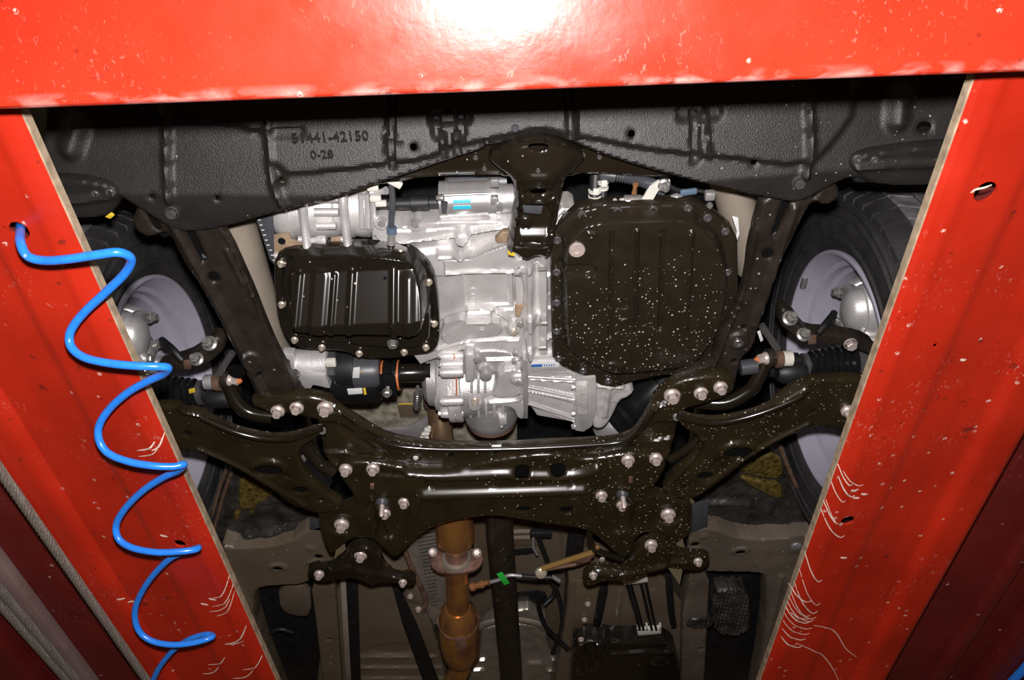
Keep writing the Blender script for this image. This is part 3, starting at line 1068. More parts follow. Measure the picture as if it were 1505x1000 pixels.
# --- engine block / bell housing
t = thing('gearbox_housing', 'bare cast aluminium bell housing with raised ribs between the two black pans', 'gearbox housing', P(690, 420, 1.0))
hs = stamped('bell_housing', [(545, 352), (548, 320), (560, 314), (576, 318), (582, 328), (604, 328), (612, 316), (626, 322), (745, 320), (800, 318), (835, 305), (850, 315), (825, 345), (825, 545), (800, 545), (770, 536), (720, 520), (690, 512), (640, 528), (610, 540), (560, 420)],
             1.0, M_cast, t, cell=.0019, skirt=.05, er=.003,
             feats=[('plateau', [(548, 322), (560, 316), (574, 320), (582, 331), (604, 331), (612, 318), (624, 328), (745, 322), (760, 326), (748, 332), (690, 342), (664, 347), (590, 357), (560, 356), (548, 345)], .010, .003, 0),
                    ('ridge', [(584, 333), (604, 333)], -.003, .004), ('ridge', [(628, 333), (745, 325)], -.003, .0025),
                    ('bar', [(584, 359), (625, 354), (664, 346), (700, 339), (748, 328)], .007, .0016, .003),
                    ('boss', (561, 325), .0090, .006, .003), ('boss', (611, 327), .0090, .006, .003),
                    ('boss', (680, 346), .0090, .016, .004), ('ridge', [(680, 350), (676, 374)], .014, .013),
                    ('ridge', [(600, 368), (660, 362)], -.006, .014),
                    ('bar', [(645, 380), (692, 379), (714, 368), (748, 356)], .016, .0028, .003),
                    ('plateau', [(652, 384), (692, 382), (716, 371), (752, 360), (770, 372), (765, 399), (700, 400), (655, 404)], .010, .003, 0),
                    ('bar', [(655, 399), (700, 396), (766, 397)], .005, .0012, .002),
                    ('wedgex', [(634, 405), (684, 402), (686, 455), (640, 500), (634, 480)], -.014, -.001, 636, 684, .003),
                    ('plateau', [(684, 403), (752, 401), (754, 452), (686, 453)], -.004, .003, 0),
                    ('bar', [(750, 404), (752, 450)], .006, .0012, .004), ('bar', [(755, 404), (757, 450)], -.012, .0008, .0015),
                    ('bar', [(688, 453), (752, 452)], .004, .001, .003),
                    ('plateau', [(686, 456), (721, 456), (721, 469), (686, 469)], .009, .003, 0),
                    ('wedge', [(656, 471), (733, 469), (738, 496), (700, 498), (645, 512)], .016, .008, 470, 500, .003),
                    ('bar', [(724, 458), (746, 470), (752, 482)], .010, .001, .004), ('bar', [(640, 482), (656, 470), (686, 457)], .006, .001, .003),
                    ('boss', (754, 487), .010, .014, .004), ('bar', [(642, 516), (690, 502), (762, 502)], .006, .001, .004)])
bolt(t, P(561, 326, .985), .0075, M_mach, kind='hex')
bolt(t, P(611, 328, .985), .0075, M_mach, kind='hex')
bolt(t, P(680, 345, .982), .0068, M_mach, kind='hex')
bolt(t, P(755, 487, .982), .0065, M_panbolt, kind='flange')
lettering('cast_mark', '3', P(709, 486, .9855), .012, .0008, M_cast, hs, math.radians(-90))
lathe('core_plug', P(695, 428, 1.0035), (0, 0, -1), [(0, .0062), (.0008, .0062), (.0010, .0055), (.0004, .005), (.0004, .0001)], M_cast, hs, 24)
lathe('core_plug', P(695, 442, 1.0035), (0, 0, -1), [(0, .0062), (.0008, .0062), (.0010, .0055), (.0004, .005), (.0004, .0001)], M_cast, hs, 24)
# joint flange with bolts along it
fg = stamped('joint_flange', [(758, 388), (775, 384), (800, 388), (806, 400), (806, 520), (800, 535), (776, 532), (772, 500), (768, 480), (762, 470), (770, 450), (768, 410), (760, 402)], .982, M_cast, t, cell=.0024, skirt=.04, er=.004,
             feats=[('bar', [(779, 390), (779, 525)], .012, .003, .004), ('bar', [(789, 390), (790, 525)], -.006, .0015, .002),
                    ('boss', (781, 476), .012, .012, .006), ('boss', (775, 520), .010, .010, .006), ('boss', (770, 394), .010, .010, .006)])
for q, r_ in (((762, 398), .008), ((764, 474), .0075), ((758, 518), .0065), ((757, 530), .0065)):
    bolt(t, P(q[0], q[1], .975), r_, M_mach, axis=(-1, 0, -.25), kind='hex')
for q in ((796, 396), (799, 476), (797, 512)):
    a = P(q[0], q[1], .972)
    lathe('stud', a - XR * .006, XR, [(0, .0028), (.012, .0028), (.0125, .002)], M_steel, t, 10)
cs = stamped('gearbox_case', [(798, 335), (835, 312), (840, 330), (825, 360), (830, 545), (800, 545), (800, 400)], .992, M_castd, t, cell=.003, skirt=.03, er=.003,
             feats=[('ridge', [(800, 408), (826, 404)], .006, .004), ('ridge', [(800, 455), (826, 458)], .006, .004), ('ridge', [(800, 502), (826, 490)], .008, .005), ('boss', (806, 435), .003, .003, .002)])
for i in range(5):      # cooling ribs towards the gearbox pan
    tube('rib', [P(822 + i * 6, 298 + i * 9, 1.0), P(798 + i * 3, 322 + i * 9, .985)], .0045, M_cast, t, 8)
slab('tan_patch', [(757, 448), (772, 448), (772, 465), (757, 466)], .985, .004, M_tan, t)
slab('stained_boss', [(727, 352), (737, 342), (750, 340), (750, 358), (730, 358)], .978, .01, M_tan, t, .002)

# --- air-conditioning compressor
t = thing('compressor', 'pale cast compressor body with ribbed barrel at the left end of the engine', 'compressor', P(478, 318, 1.03))
R = .047
zc = 1.045
ax_lathe('barrel', 400, 556, 308, zc, [(0, .018), (.03, .034), (.06, .041), (.14, R), (.20, R), (.22, R * .93), (.31, R * .93), (.33, R), (.62, R * .97), (.64, R * .9), (.68, R * .9), (.70, R), (.76, R), (.78, R * .92), (.93, R * .9), (.97, .037), (1, .025)], M_cast, t, 40)
ax_lathe('rear_cover', 520, 556, 308, zc, [(0, .040), (.35, .043), (.6, .043), (.75, .034), (1, .03)], M_cast2, t, 24)
for x in (444, 504):
    tube('strap', [P(x, 283, .997), P(x + 1, 300, .992), P(x + 3, 325, .990), P(x + 6, 350, .985), P(x + 8, 366, .98)], .0085, M_cast, t, 10, sm=3, flat=(1.0, .8))
for i, (a, b) in enumerate(((462, 498), (462, 498), (466, 494))):
    tube('rib', [P(a, 292 + i * 20, .998 - .002 * i), P(b, 292 + i * 20, .998 - .002 * i)], .006, M_cast, t, 8)
for i in range(3):
    tube('rear_rib', [P(530 + i * 9, 285, 1.0), P(532 + i * 9, 335, .998)], .004, M_cast, t, 8)
slab('bracket', [(402, 346), (424, 343), (428, 353), (450, 356), (452, 384), (426, 384), (406, 398), (403, 380)], .985, .004, M_tan, t, .001)
lathe('bracket_hole', P(414, 355, .9835), (0, 0, 1), [(0, .0055), (.003, .0055)], M_boot, t, 18)
slab('bracket', [(486, 350), (512, 348), (526, 362), (526, 372), (486, 368)], .988, .004, M_tan, t, .001)
ax_lathe('port', 455, 480, 354, .99, [(0, .004), (.4, .006), (.6, .008), (1, .008)], M_cast2, t, 14)
for q in ((408, 376), (443, 352), (506, 352)):
    ax_lathe('boss', q[0] - 4, q[0] + 6, q[1], .985, [(0, .005), (1, .005)], M_cast, t, 12)
tube('refrigerant_port', [P(545, 283, .995), P(560, 282, .993), P(568, 280, .99)], [.006, .004, .006], M_cast, t, 10)
for q in ((552, 292), (560, 299), (548, 276)):
    wbox('connector', P(q[0], q[1], .99), (.016, .008, .008), M_white, t, .0015)

# --- starter motor
t = thing('starter_motor', 'silver cylindrical starter motor with a cyan printed label', 'starter motor', P(695, 295, 1.0))
ax_lathe('body', 646, 735, 294, 1.015, [(0, .024), (.01, .0275), (.14, .0275), (.145, .0265), (.80, .0265), (.805, .0285), (.93, .0285), (.935, .023), (1, .023)], M_mach, t, 48)
ax_lathe('nose', 734, 768, 292, 1.012, [(0, .021), (.6, .021), (.8, .016), (1, .016)], M_castd, t, 28)
_c = P(646, 294, 1.015)
for a0, a1 in ((.31, .52), (-.04, .16)):
    cyl_patch('label', _c, .0266, P(666, 300, .99).x, P(692, 300, .99).x, a0, a1, M_cyan, t)
ax_lathe('through_bolt', 646, 730, 287, .986, [(0, .0018), (1, .0018)], M_steel, t, 8)
ax_lathe('terminal', 641, 654, 291, .983, [(0, .003), (.4, .005), (.8, .005), (1, .003)], M_steel, t, 10)
tube('cable_boot', [P(653, 297, .982), P(653, 312, .98)], [.005, .0035], M_dgrey, t, 10)
for q in ((727, 268), (727, 294), (733, 304)):
    wbox('lug', P(q[0], q[1], .986), (.012, .012, .01), M_mach, t, .0015)
bolt(t, P(733, 304, .980), .005, M_steel, kind='hex')
ax_lathe('solenoid', 655, 745, 270, 1.04, [(0, .014), (.05, .018), (1, .018)], M_dgrey, t, 20)

# --- black oil pipe, dipstick and wiring above the housing
o = ax_lathe('oil_pipe', 550, 648, 301, 1.02, [(0, .009), (.55, .0095), (.56, .012), (.82, .012), (.83, .009), (1, .009)], M_rubber, None, 20)
tag(o, 'short matt black pipe between the compressor and the starter motor', 'pipe')
t = thing('grey_sensor_lead', 'thin dark grey lead with collar running down from the compressor port', 'sensor lead', P(575, 310, .985))
tube('lead', [P(575, 270, .985), P(577, 295, .982), P(575, 325, .98), P(576, 338, .98)], .0045, M_dgrey, t, 10, sm=4)
tube('collar', [P(576, 334, .98), P(576, 342, .98)], .0075, M_blue2, t, 12)
tube('tip', [P(576, 342, .98), P(575, 358, .982)], [.0055, .0065], M_castd, t, 12)
wbox('clip', P(580, 268, .98), (.022, .010, .008), M_white, t, .002, Matrix.Rotation(.6, 3, 'Z'))

# --- serpentine belt with tick marks
t = thing('drive_belt', 'black ribbed drive belt edge with small pale marks beside the compressor', 'drive belt', P(392, 345, 1.0))
slab('belt', [(371, 308), (400, 304), (406, 392), (396, 382), (384, 345)], 1.0, .02, M_dgrey, t, .001)
for i in range(10):
    y = 316 + i * 7.4
    x = 378.5 + i * 2.6 + (i > 6) * 1
    wbox('mark', P(x, y, .9995), (.0042, .0011, .0012), M_label, t, 0)

# --- body side members, beige primer, left and right of the engine
for lab, a, b, r_ in (('beige primed body side member left of the drive belt', (338, 300, 1.07), (415, 560, 1.07), .03),
                      ('beige primed body side member at the top corner of the gearbox pan', (1072, 265, 1.07), (1108, 390, 1.07), .03)):
    pa, pb = P(*a), P(*b)
    o = tube('body_side_member', [pa, pa.lerp(pb, .5), pb], r_, M_beige, None, 24, flat=(1.3, 1.0))
    tag(o, lab, 'side member', 'beige body side members')
# --- transfer case
t = thing('transfer_case', 'finned cast aluminium transfer case with round input flange, below the bell housing', 'transfer case', P(705, 575, 1.0))
zc = 1.04
ax_lathe('input_bearing', 622, 646, 556, zc, [(0, .030), (.1, .040), (.35, .050), (.9, .052), (1, .05)], M_castd, t, 40)
ax_lathe('side_cover', 640, 666, 562, zc, [(0, .050), (.15, .054), (1, .060)], M_cast, t, 40)
ax_lathe('joint_ring', 660, 680, 568, zc, [(0, .064), (.1, .066), (.45, .066), (.47, .0635), (.53, .0635), (.55, .066), (.9, .066), (1, .064)], M_cast2, t, 48)
tube('joint_seal', [P(667, 520, .995), P(670, 545, .976), P(671, 570, .9735), P(670, 595, .977)], .0012, M_orange, t, 6, sm=4)
ax_lathe('main_case', 676, 772, 566, zc, [(0, .060), (.1, .060), (.55, .056), (.8, .050), (1, .050)], M_castd, t, 48)
# lugs around the joint
for y, z in ((524, 1.0), (548, .973), (590, .972), (608, .985), (536, .985)):
    ax_lathe('lug', 648, 681, y, z, [(0, .0075), (.15, .009), (.85, .009), (1, .0075)], M_cast, t, 16)
    bolt(t, P(648, y, z), .0055, M_mach, axis=(-1, 0, 0), kind='hex')
slab('ring_rib', [(684, 522), (697, 522), (697, 562), (684, 562)], .974, .04, M_cast, t, .003)
stamped('upper_web', [(676, 518), (700, 516), (735, 514), (770, 524), (772, 545), (735, 546), (712, 560), (690, 560), (676, 545)], .996, M_castd, t, cell=.0022, skirt=.04, er=.006,
        feats=[('ridge', [(700, 520), (703, 545)], .007, .006), ('ridge', [(715, 532), (766, 530)], .006, .006), ('boss', (715, 548), .009, .006, .004), ('boss', (712, 543), .003, .004, .002)])
stamped('raised_box', [(734, 546), (764, 542), (770, 560), (770, 584), (722, 588), (728, 570)], .975, M_cast, t, cell=.0022, skirt=.04, er=.004, feats=[('boss', (761, 560), .010, .004, .003), ('ridge', [(766, 546), (768, 582)], .004, .004)])
stamped('lower_step', [(708, 590), (722, 586), (772, 584), (772, 617), (760, 617), (755, 602), (738, 598), (716, 598)], .980, M_cast, t, cell=.0022, skirt=.04, er=.004, feats=[('ridge', [(720, 594), (770, 590)], .005, .006)])
bolt(t, P(761, 560, .973), .008, M_mach, kind='hex')
lathe('breather_boss', P(702, 522, .985), (0, 0, -1), [(0, .008), (.012, .008), (.013, .006)], M_castd, t, 16)
lathe('plug_boss', P(698, 588, .985), (0, 0, -1), [(-.03, .0125), (.012, .0125), (.016, .0105)], M_cast, t, 20)
bolt(t, P(698, 589, .970), .0068, M_panbolt, kind='flange', name='filler_plug')
lathe('small_mark_boss', P(714, 548, .985), (0, 0, -1), [(-.02, .010), (.010, .010), (.011, .008)], M_castd, t, 20)
for i, x in enumerate((691, 701, 711)):
    slab('fin', [(x, 566), (x + 4, 566), (x + 4, 578), (x, 578)], .974, .03, M_cast, t, .0012)
for i, x in enumerate((689, 701, 712, 724, 737)):
    slab('fin', [(x, 593), (x + 4, 593), (x + 5, 616), (x + 1, 616)], .976 + .004 * abs(i - 2.4), .05, M_cast, t, .0012)
oc = P(720, 578, 1.035)
lathe('output_housing', oc, (0, 1, .0), [(0, .050), (.045, .051), (.06, .049), (.066, .044)], M_castd, t, 40)
lathe('output_seal', oc + Vector((0, .064, 0)), (0, 1, 0), [(0, .046), (.006, .046), (.010, .043), (.014, .032)], M_rust, t, 36)
wbox('drain_lug', P(739, 616, .985), (.016, .02, .016), M_cast, t, .004)
bolt(t, P(737, 626, .985), .0055, M_steel, axis=(0, .6, -1), kind='hex')
# extension housing: ribbed taper
def sect(px, y0, y1, z0, z1):
    a, b = P(px, y0, z0), P(px, y1, z0)
    return [a, b, Vector((b.x, b.y, CAMZ + z1)), Vector((a.x, a.y, CAMZ + z1))]


t = thing('gearbox_extension', 'ribbed aluminium gearbox extension housing under the spotted pan, with a blue and white label', 'extension housing', P(820, 585, 1.0))
stamped('extension', [(772, 528), (800, 524), (840, 545), (848, 556), (848, 630), (840, 628), (772, 616)], .985, M_cast, t, cell=.002, skirt=.05, er=.004,
        feats=[('plateau', [(778, 556), (842, 560), (842, 578), (778, 566)], -.012, .006, 0), ('plateau', [(778, 572), (842, 588), (842, 610), (778, 590)], -.014, .006, 0), ('plateau', [(778, 596), (842, 618), (838, 624), (778, 612)], -.012, .006, 0),
               ('plateau', [(778, 546), (838, 548), (840, 554), (778, 553)], -.008, .005, 0)])
slab('front_plate', [(768, 530), (776, 530), (776, 616), (768, 616)], .980, .07, M_castd, t, .002)
for (a, b), r_ in ((((776, 554), (845, 558)), .0028), (((776, 569), (845, 584)), .0028), (((776, 593), (845, 616)), .0032)):
    tube('rib', [P(*a, .983), P(*b, .983)], r_, M_cast, t, 8)
slab('label', [(781, 531), (822, 529), (822, 540), (781, 541)], .978, .001, M_label, t, .0002)
slab('label_print', [(781, 536.5), (797, 535.8), (797, 539.5), (781, 540.3)], .9772, .001, M_blueprint, t, .0001)
for i in range(5):
    slab('label_mark', [(799.5 + i * 3.4, 536.0 - i * .1), (801 + i * 3.4, 536.0 - i * .1), (801.4 + i * 3.4, 539 - i * .1), (799.9 + i * 3.4, 539 - i * .1)], .9772, .001, M_blueprint, t, .0001)
slab('label_bed', [(774, 524), (830, 522), (840, 545), (774, 548)], .981, .03, M_cast, t, .003)
slab('end_flange', [(846, 556), (876, 553), (878, 600), (870, 628), (858, 636), (845, 634)], .972, .06, M_cast, t, .003)
slab('end_flange_step', [(846, 566), (864, 565), (864, 610), (848, 612)], .966, .01, M_cast2, t, .002)
for y in (569, 608, 627):
    bolt(t, P(844, y, .974), .0062, M_mach, axis=(-1, 0, -.1), kind='hex')
stamped('end_case', [(868, 556), (905, 560), (935, 575), (925, 586), (912, 590), (902, 612), (892, 628), (880, 634), (868, 628)], .985, M_cast2, t, cell=.0025, skirt=.05, er=.008,
        feats=[('ridge', [(880, 570), (915, 572)], .006, .008), ('ridge', [(895, 575), (890, 615)], .006, .008)])

# --- intermediate shaft and its bearing support, left
t = thing('shaft_support', 'pale cast bearing support with two dark bolts under the corner of the glossy oil pan', 'bearing support', P(455, 545, 1.0))
ax_lathe('barrel', 428, 486, 537, 1.02, [(0, .024), (.04, .028), (.62, .028), (.64, .031), (.97, .031), (1, .028)], M_cast, t, 32)
slab('foot', [(436, 550), (478, 552), (486, 572), (478, 571), (466, 568), (460, 567), (456, 574), (446, 573), (440, 560)], .985, .03, M_cast, t, .003)
slab('flange_lug', [(414, 520), (432, 522), (434, 560), (424, 560), (420, 545)], .995, .02, M_cast, t, .003)
for q in ((418, 534), (432, 550)):
    bolt(t, P(q[0], q[1], .985), .010, M_dbolt, kind='hex')
wbox('white_clip', P(486, 533, .985), (.018, .014, .01), M_white, t, .002)
t = thing('intermediate_shaft', 'black drive shaft with paper labels and orange bands between bearing support and transfer case', 'drive shaft', P(555, 560, 1.02))
ax_lathe('nut', 484, 496, 537, 1.015, [(0, .026), (.9, .026), (1, .023)], M_dgrey, t, 6)
ax_lathe('inner_joint', 495, 524, 541, 1.02, [(0, .028), (.7, .031), (1, .031)], M_rubber, t, 24)
ax_lathe('joint_body', 490, 562, 563, 1.03, [(0, .034), (.3, .038), (.75, .040), (.9, .038), (1, .030)], M_boot, t, 32)
ax_lathe('sleeve', 522, 560, 546, 1.015, [(0, .030), (.8, .030), (1, .026)], M_dgrey, t, 32)
ax_lathe('boot', 556, 590, 552, 1.02, [(0, .026), (.15, .029), (.25, .024), (.4, .029), (.55, .024), (.7, .028), (1, .024)], M_boot, t, 32)
for a, b, rr in ((558, 565, .0255), (584, 588, .0262)):
    ax_lathe('orange_band', a, b, 552, 1.02, [(0, rr + .001), (1, rr + .001)], M_orange, t, 32)
ax_lathe('shaft', 586, 634, 549, 1.02, [(0, .020), (.1, .017), (.9, .017), (1, .018)], M_pan, t, 32)
slab('paper_label', [(519.5, 541), (529, 540), (528, 556), (518, 556)], .982, .001, M_label, t, .0002)
slab('paper_label', [(510, 572), (532, 571), (533, 579), (512, 580.5)], .990, .001, M_label, t, .0002)
slab('yellow_mark', [(533.5, 571), (537, 571), (539, 580), (535, 581)], .990, .001, M_yellow, t, .0002)
lathe('yellow_dot', P(532, 547, .981), (0, 0, -1), [(0, .0018), (.0006, .0016)], M_yellow, t, 10)
wbox('clamp', P(571, 566, .985), (.028, .05, .012), M_boot, t, .006)
bolt(t, P(569, 577, .978), .0085, M_steel, kind='hex')

# --- drive shaft joint, right of the gearbox extension
t = thing('inner_joint_boot', 'black rubber inner drive shaft joint and boot below the spotted gearbox pan', 'drive shaft joint', P(930, 610, 1.05))
a, b = P(880, 640, 1.06), P(1000, 545, 1.10)
dv = (b - a)
L = dv.length
lathe('cup', a, dv, [(0, .018), (.015, .028), (.035, .035), (.05, .033)], M_castd, t, 32)
lathe('boot', a + dv.normalized() * .04, dv, [(0, .034), (.01, .039), (.016, .033), (.03, .040), (.038, .036), (.05, .043), (.06, .043), (.075, .045), (.10, .046), (.12, .044)], M_boot, t, 32)
lathe('shaft', a + dv.normalized() * .12, dv, [(0, .022), (.2, .022)], M_rubber, t, 20)

# --- firewall insulation, exhaust front pipe behind it
t = thing('bulkhead_insulation', 'sooty beige insulation mat with yellow outline behind the drive shaft', 'insulation mat', P(590, 615, 1.2))
stamped('mat', [(470, 560), (660, 540), (760, 600), (760, 690), (560, 680), (480, 630)], 1.22, M_insul, t, cell=.006, skirt=.01, er=.004)
tube('yellow_line', [P(587, 595, 1.212), P(588, 594, 1.212), P(608, 594, 1.212)], .0016, M_yellow, t, 6)
tube('yellow_line', [P(563, 631, 1.212), P(590, 629, 1.212), P(610, 624, 1.212), P(630, 609, 1.212)], .0018, M_yellow, t, 6, sm=4)
slab('dark_patch', [(584, 598), (612, 596), (616, 612), (588, 614)], 1.214, .004, M_floor, t, .001)
slab('lower_sheet', [(560, 633), (600, 630), (632, 612), (632, 650), (590, 648)], 1.20, .01, M_castd, t, .001)
t = thing('front_exhaust_pipe', 'heat tinted front exhaust pipe dropping beside the transfer case', 'exhaust pipe', P(648, 620, 1.1))
tube('pipe', [P(640, 560, 1.16), P(645, 600, 1.13), P(649, 640, 1.10), P(655, 680, 1.08)], .024, M_exhp, t, 28, sm=4)
tube('collar', [P(640, 585, 1.14), P(643, 592, 1.135)], .027, M_rust, t, 28)
for i in range(16):
    k = rng.random(2)
    y = 628 + k[1] * 20
    lathe('bead', P(628 - (y - 628) * .4 + k[0] * 8 - 6 + 4, y, 1.09), (0, 0, -1), [(-.004, .002), (-.002, .0042), (.002, .0042), (.004, .002)], M_white, t, 8)
# spring hanger bolt
t = thing('spring_bolt', 'small vertical bolt with coil spring beside the orange banded shaft', 'spring bolt', P(614, 590, 1.05))
lathe('pin', P(614, 568, 1.05), P(612, 602, 1.05) - P(614, 568, 1.05), [(0, .003), (.045, .003)], M_steel, t, 10)
lathe('tip', P(612, 598, 1.05), P(612, 602, 1.05) - P(614, 568, 1.05), [(0, .004), (.006, .004)], M_steel, t, 6)
pts = []
for i in range(60):
    s_ = i / 59
    c0 = P(613.8, 577, 1.05).lerp(P(612.6, 597, 1.05), s_)
    an = s_ * 2 * math.pi * 6
    pts.append(c0 + Vector((math.cos(an) * .0065, 0, math.sin(an) * .0065)))
tube('coil_spring', pts, .0014, M_dbolt, t, 6)

# --- hoses, lever and fittings above the gearbox pan
t = thing('corrugated_conduit', 'dark grey corrugated conduit above the gearbox pan', 'conduit', P(930, 268, .99))
pts = smooth_path([P(880, 255, 1.0), P(900, 258, .995), P(930, 263, .99), P(955, 270, .99), P(975, 280, 1.0)], 40)
rr = [.0078 + .0012 * math.sin(i * 1.25) for i in range(len(pts))]
tube('conduit', pts, rr, M_dgrey, t, 14)
tube('cuff', [P(884, 255, 1.0), P(905, 259, .994)], .0098, M_dgrey, t, 14)
for k, (x0, lab) in enumerate(((874, 'black rubber hose with white clamp, nearer the pressed bracket'), (886, 'black rubber hose with white clamp beside the corrugated conduit'))):
    h_ = thing('coolant_hose', lab, 'hose', P(x0, 275, 1.0), 'coolant hoses above the gearbox')
    dx = k * 2
    tube('hose', [P(x0 + 2, 245, 1.02), P(x0 + 1, 265, 1.01), P(x0, 290, 1.0)], .0085 - .002 * k, M_rubber, h_, 14)
    for j in range(2):
        y = 279 + j * 8 - k * 12
        tube('clamp', [P(x0 + .5, y, 1.0), P(x0 + .5, y + 2.6, 1.0)], .0098 - .002 * k, M_white, h_, 16)
    wbox('clamp_tab', P(x0 + 2, 282 - k * 12, .989), (.008, .010, .003), M_white, h_, .0006)
    tube('spigot', [P(x0, 288, 1.0), P(x0 - 1, 304, .998)], .0075 - .002 * k, M_mach, h_, 12)
t = thing('selector_lever', 'bent pale zinc selector lever with a bolt over the gearbox pan edge', 'selector lever', P(950, 290, .985))
tube('lever', [P(912, 299, .985), P(945, 297, .985), P(953, 290, .984), P(961, 276, .982), P(968, 272, .980), P(984, 271, .980)], .006, M_white, t, 4, flat=(.35, 1.2))
bolt(t, P(976, 272, .978), .009, M_steel, kind='stud')
lathe('rubber_joint', P(977, 276, .985), (0, 0, 1), [(0, .009), (.01, .011), (.02, .008)], M_rubber, t, 16)
lathe('copper_stud', P(932, 284, .985), (0, -1, -.3), [(0, .004), (.012, .003), (.014, .004), (.018, .004)], M_copper, t, 12)
wbox('valve_block', P(930, 294, .988), (.026, .012, .012), M_mach, t, .002)
ax_lathe('valve_end', 916, 926, 296, .985, [(0, .004), (.5, .006), (1, .006)], M_steel, t, 12)
for x, lab in ((903, 'small bright hex fitting beside the hose clamps'), (912, 'small bright hex fitting beside the selector lever')):
    f_ = thing('hex_fitting', lab, 'fitting', P(x, 296, .99), 'hex fittings above the gearbox pan')
    lathe('body', P(x, 298, .99), (0, -.6, -.6), [(0, .0045), (.006, .0045)], M_mach, f_, 6)
    lathe('tip', P(x, 296, .988), (0, -.6, -.6), [(0, .003), (.006, .003)], M_steel, f_, 12)
t = thing('harness_clip', 'grey blue wiring clip under the bumper cover above the gearbox pan', 'clip', P(1015, 283, .985))
wbox('clip', P(1012, 282, .985), (.024, .009, .006), M_blue2, t, .002, Matrix.Rotation(-.1, 3, 'Z'))
tube('wire', [P(985, 274, .99), P(1000, 280, .99), P(1030, 281, .99), P(1044, 287, .99)], .003, M_rubber, t, 8, sm=4)
wbox('connector', P(1043, 287, .985), (.014, .013, .012), M_castd, t, .002)
bolt(t, P(1043, 302, .988), .005, M_steel, kind='hex')
ax_lathe('sensor', 985, 1003, 292, .99, [(0, .005), (.5, .008), (1, .005)], M_castd, t, 12)
# dark engine bay behind everything
dk = wbox('engine_bay_panel', (-.03, .80, CAMZ + 1.34), (.90, .80, .02), M_seal, None, .004)
tag(dk, 'dark engine bay panel seen in the gaps between engine and subframe', 'engine bay panel')
slab('yellow_corner_tape', [(1076, 318), (1085, 320), (1087, 345), (1080, 362), (1083, 340)], .985, .002, M_label, bpy.data.objects['transmission_pan'], .0003).name = 'sealing_strip'
# ------------------------------------------------------------------ subframe
t = thing('subframe', 'glossy black front subframe with two shiny ribs and beige flange bolts, flecked with water spots', 'subframe', P(735, 700, .92))
# front legs
legL = stamped('front_leg', [(205, 296), (232, 300), (262, 300), (318, 326), (338, 352), (356, 392), (374, 432), (390, 475), (404, 512), (424, 548), (446, 582), (452, 612), (388, 604), (376, 586), (362, 552), (344, 518), (320, 470), (292, 418), (279, 403), (266, 382), (246, 341), (222, 350), (210, 350), (190, 332)],
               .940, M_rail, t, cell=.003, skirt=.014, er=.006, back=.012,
               holes=[[(266, 330), (280, 330), (304, 378), (302, 385), (294, 384)], (314, 408, .0085), [(208, 304), (216, 303), (240, 336), (228, 342)], (343, 548, .004), (380, 550, .004)],
               feats=[('ridge', [(250, 330), (300, 420), (350, 510), (385, 585)], .008, .012), ('ridge', [(332, 370), (356, 420)], .004, .006), ('ridge', [(318, 326), (345, 370), (384, 465), (440, 580)], .006, .008),
                      ('boss', (368, 532), .014, .005, .005)])
legR = stamped('front_leg', [(1122, 288), (1165, 290), (1172, 270), (1200, 262), (1215, 262), (1240, 284), (1224, 302), (1208, 303), (1196, 296), (1183, 318), (1170, 344), (1164, 358), (1153, 372), (1142, 403), (1128, 448), (1116, 478), (1108, 514), (1088, 530),
                             (1084, 560), (1064, 590), (1000, 598), (985, 570), (1000, 552), (1044, 538), (1058, 494), (1084, 448), (1096, 406), (1102, 356), (1113, 323)],
               .940, M_rail, t, cell=.003, skirt=.014, er=.006, back=.012,
               holes=[[(1152, 290), (1166, 290), (1160, 305), (1140, 350), (1132, 348), (1140, 325)], (1129, 374, .0085), [(1204, 266), (1214, 265), (1200, 292), (1190, 290)], (1093, 482, .004), (1079, 532, .004)],
               feats=[('ridge', [(1170, 310), (1140, 400), (1112, 480)], .007, .011), ('ridge', [(1110, 345), (1096, 420), (1070, 490), (1050, 540)], .006, .008), ('boss', (1086, 503), .014, .005, .005)])
bolt(legR, P(1085, 504, .934), .008, M_dbolt, kind='torx')
bolt(legL, P(366, 535, .934), .008, M_rail, kind='torx')
for a, b, q in ((P(274, 328, .965), P(302, 378, .955), legL), (P(1160, 290, .965), P(1136, 346, .955), legR)):
    tube('slot_rod', [a, b], .0045, M_dgrey, t, 12)
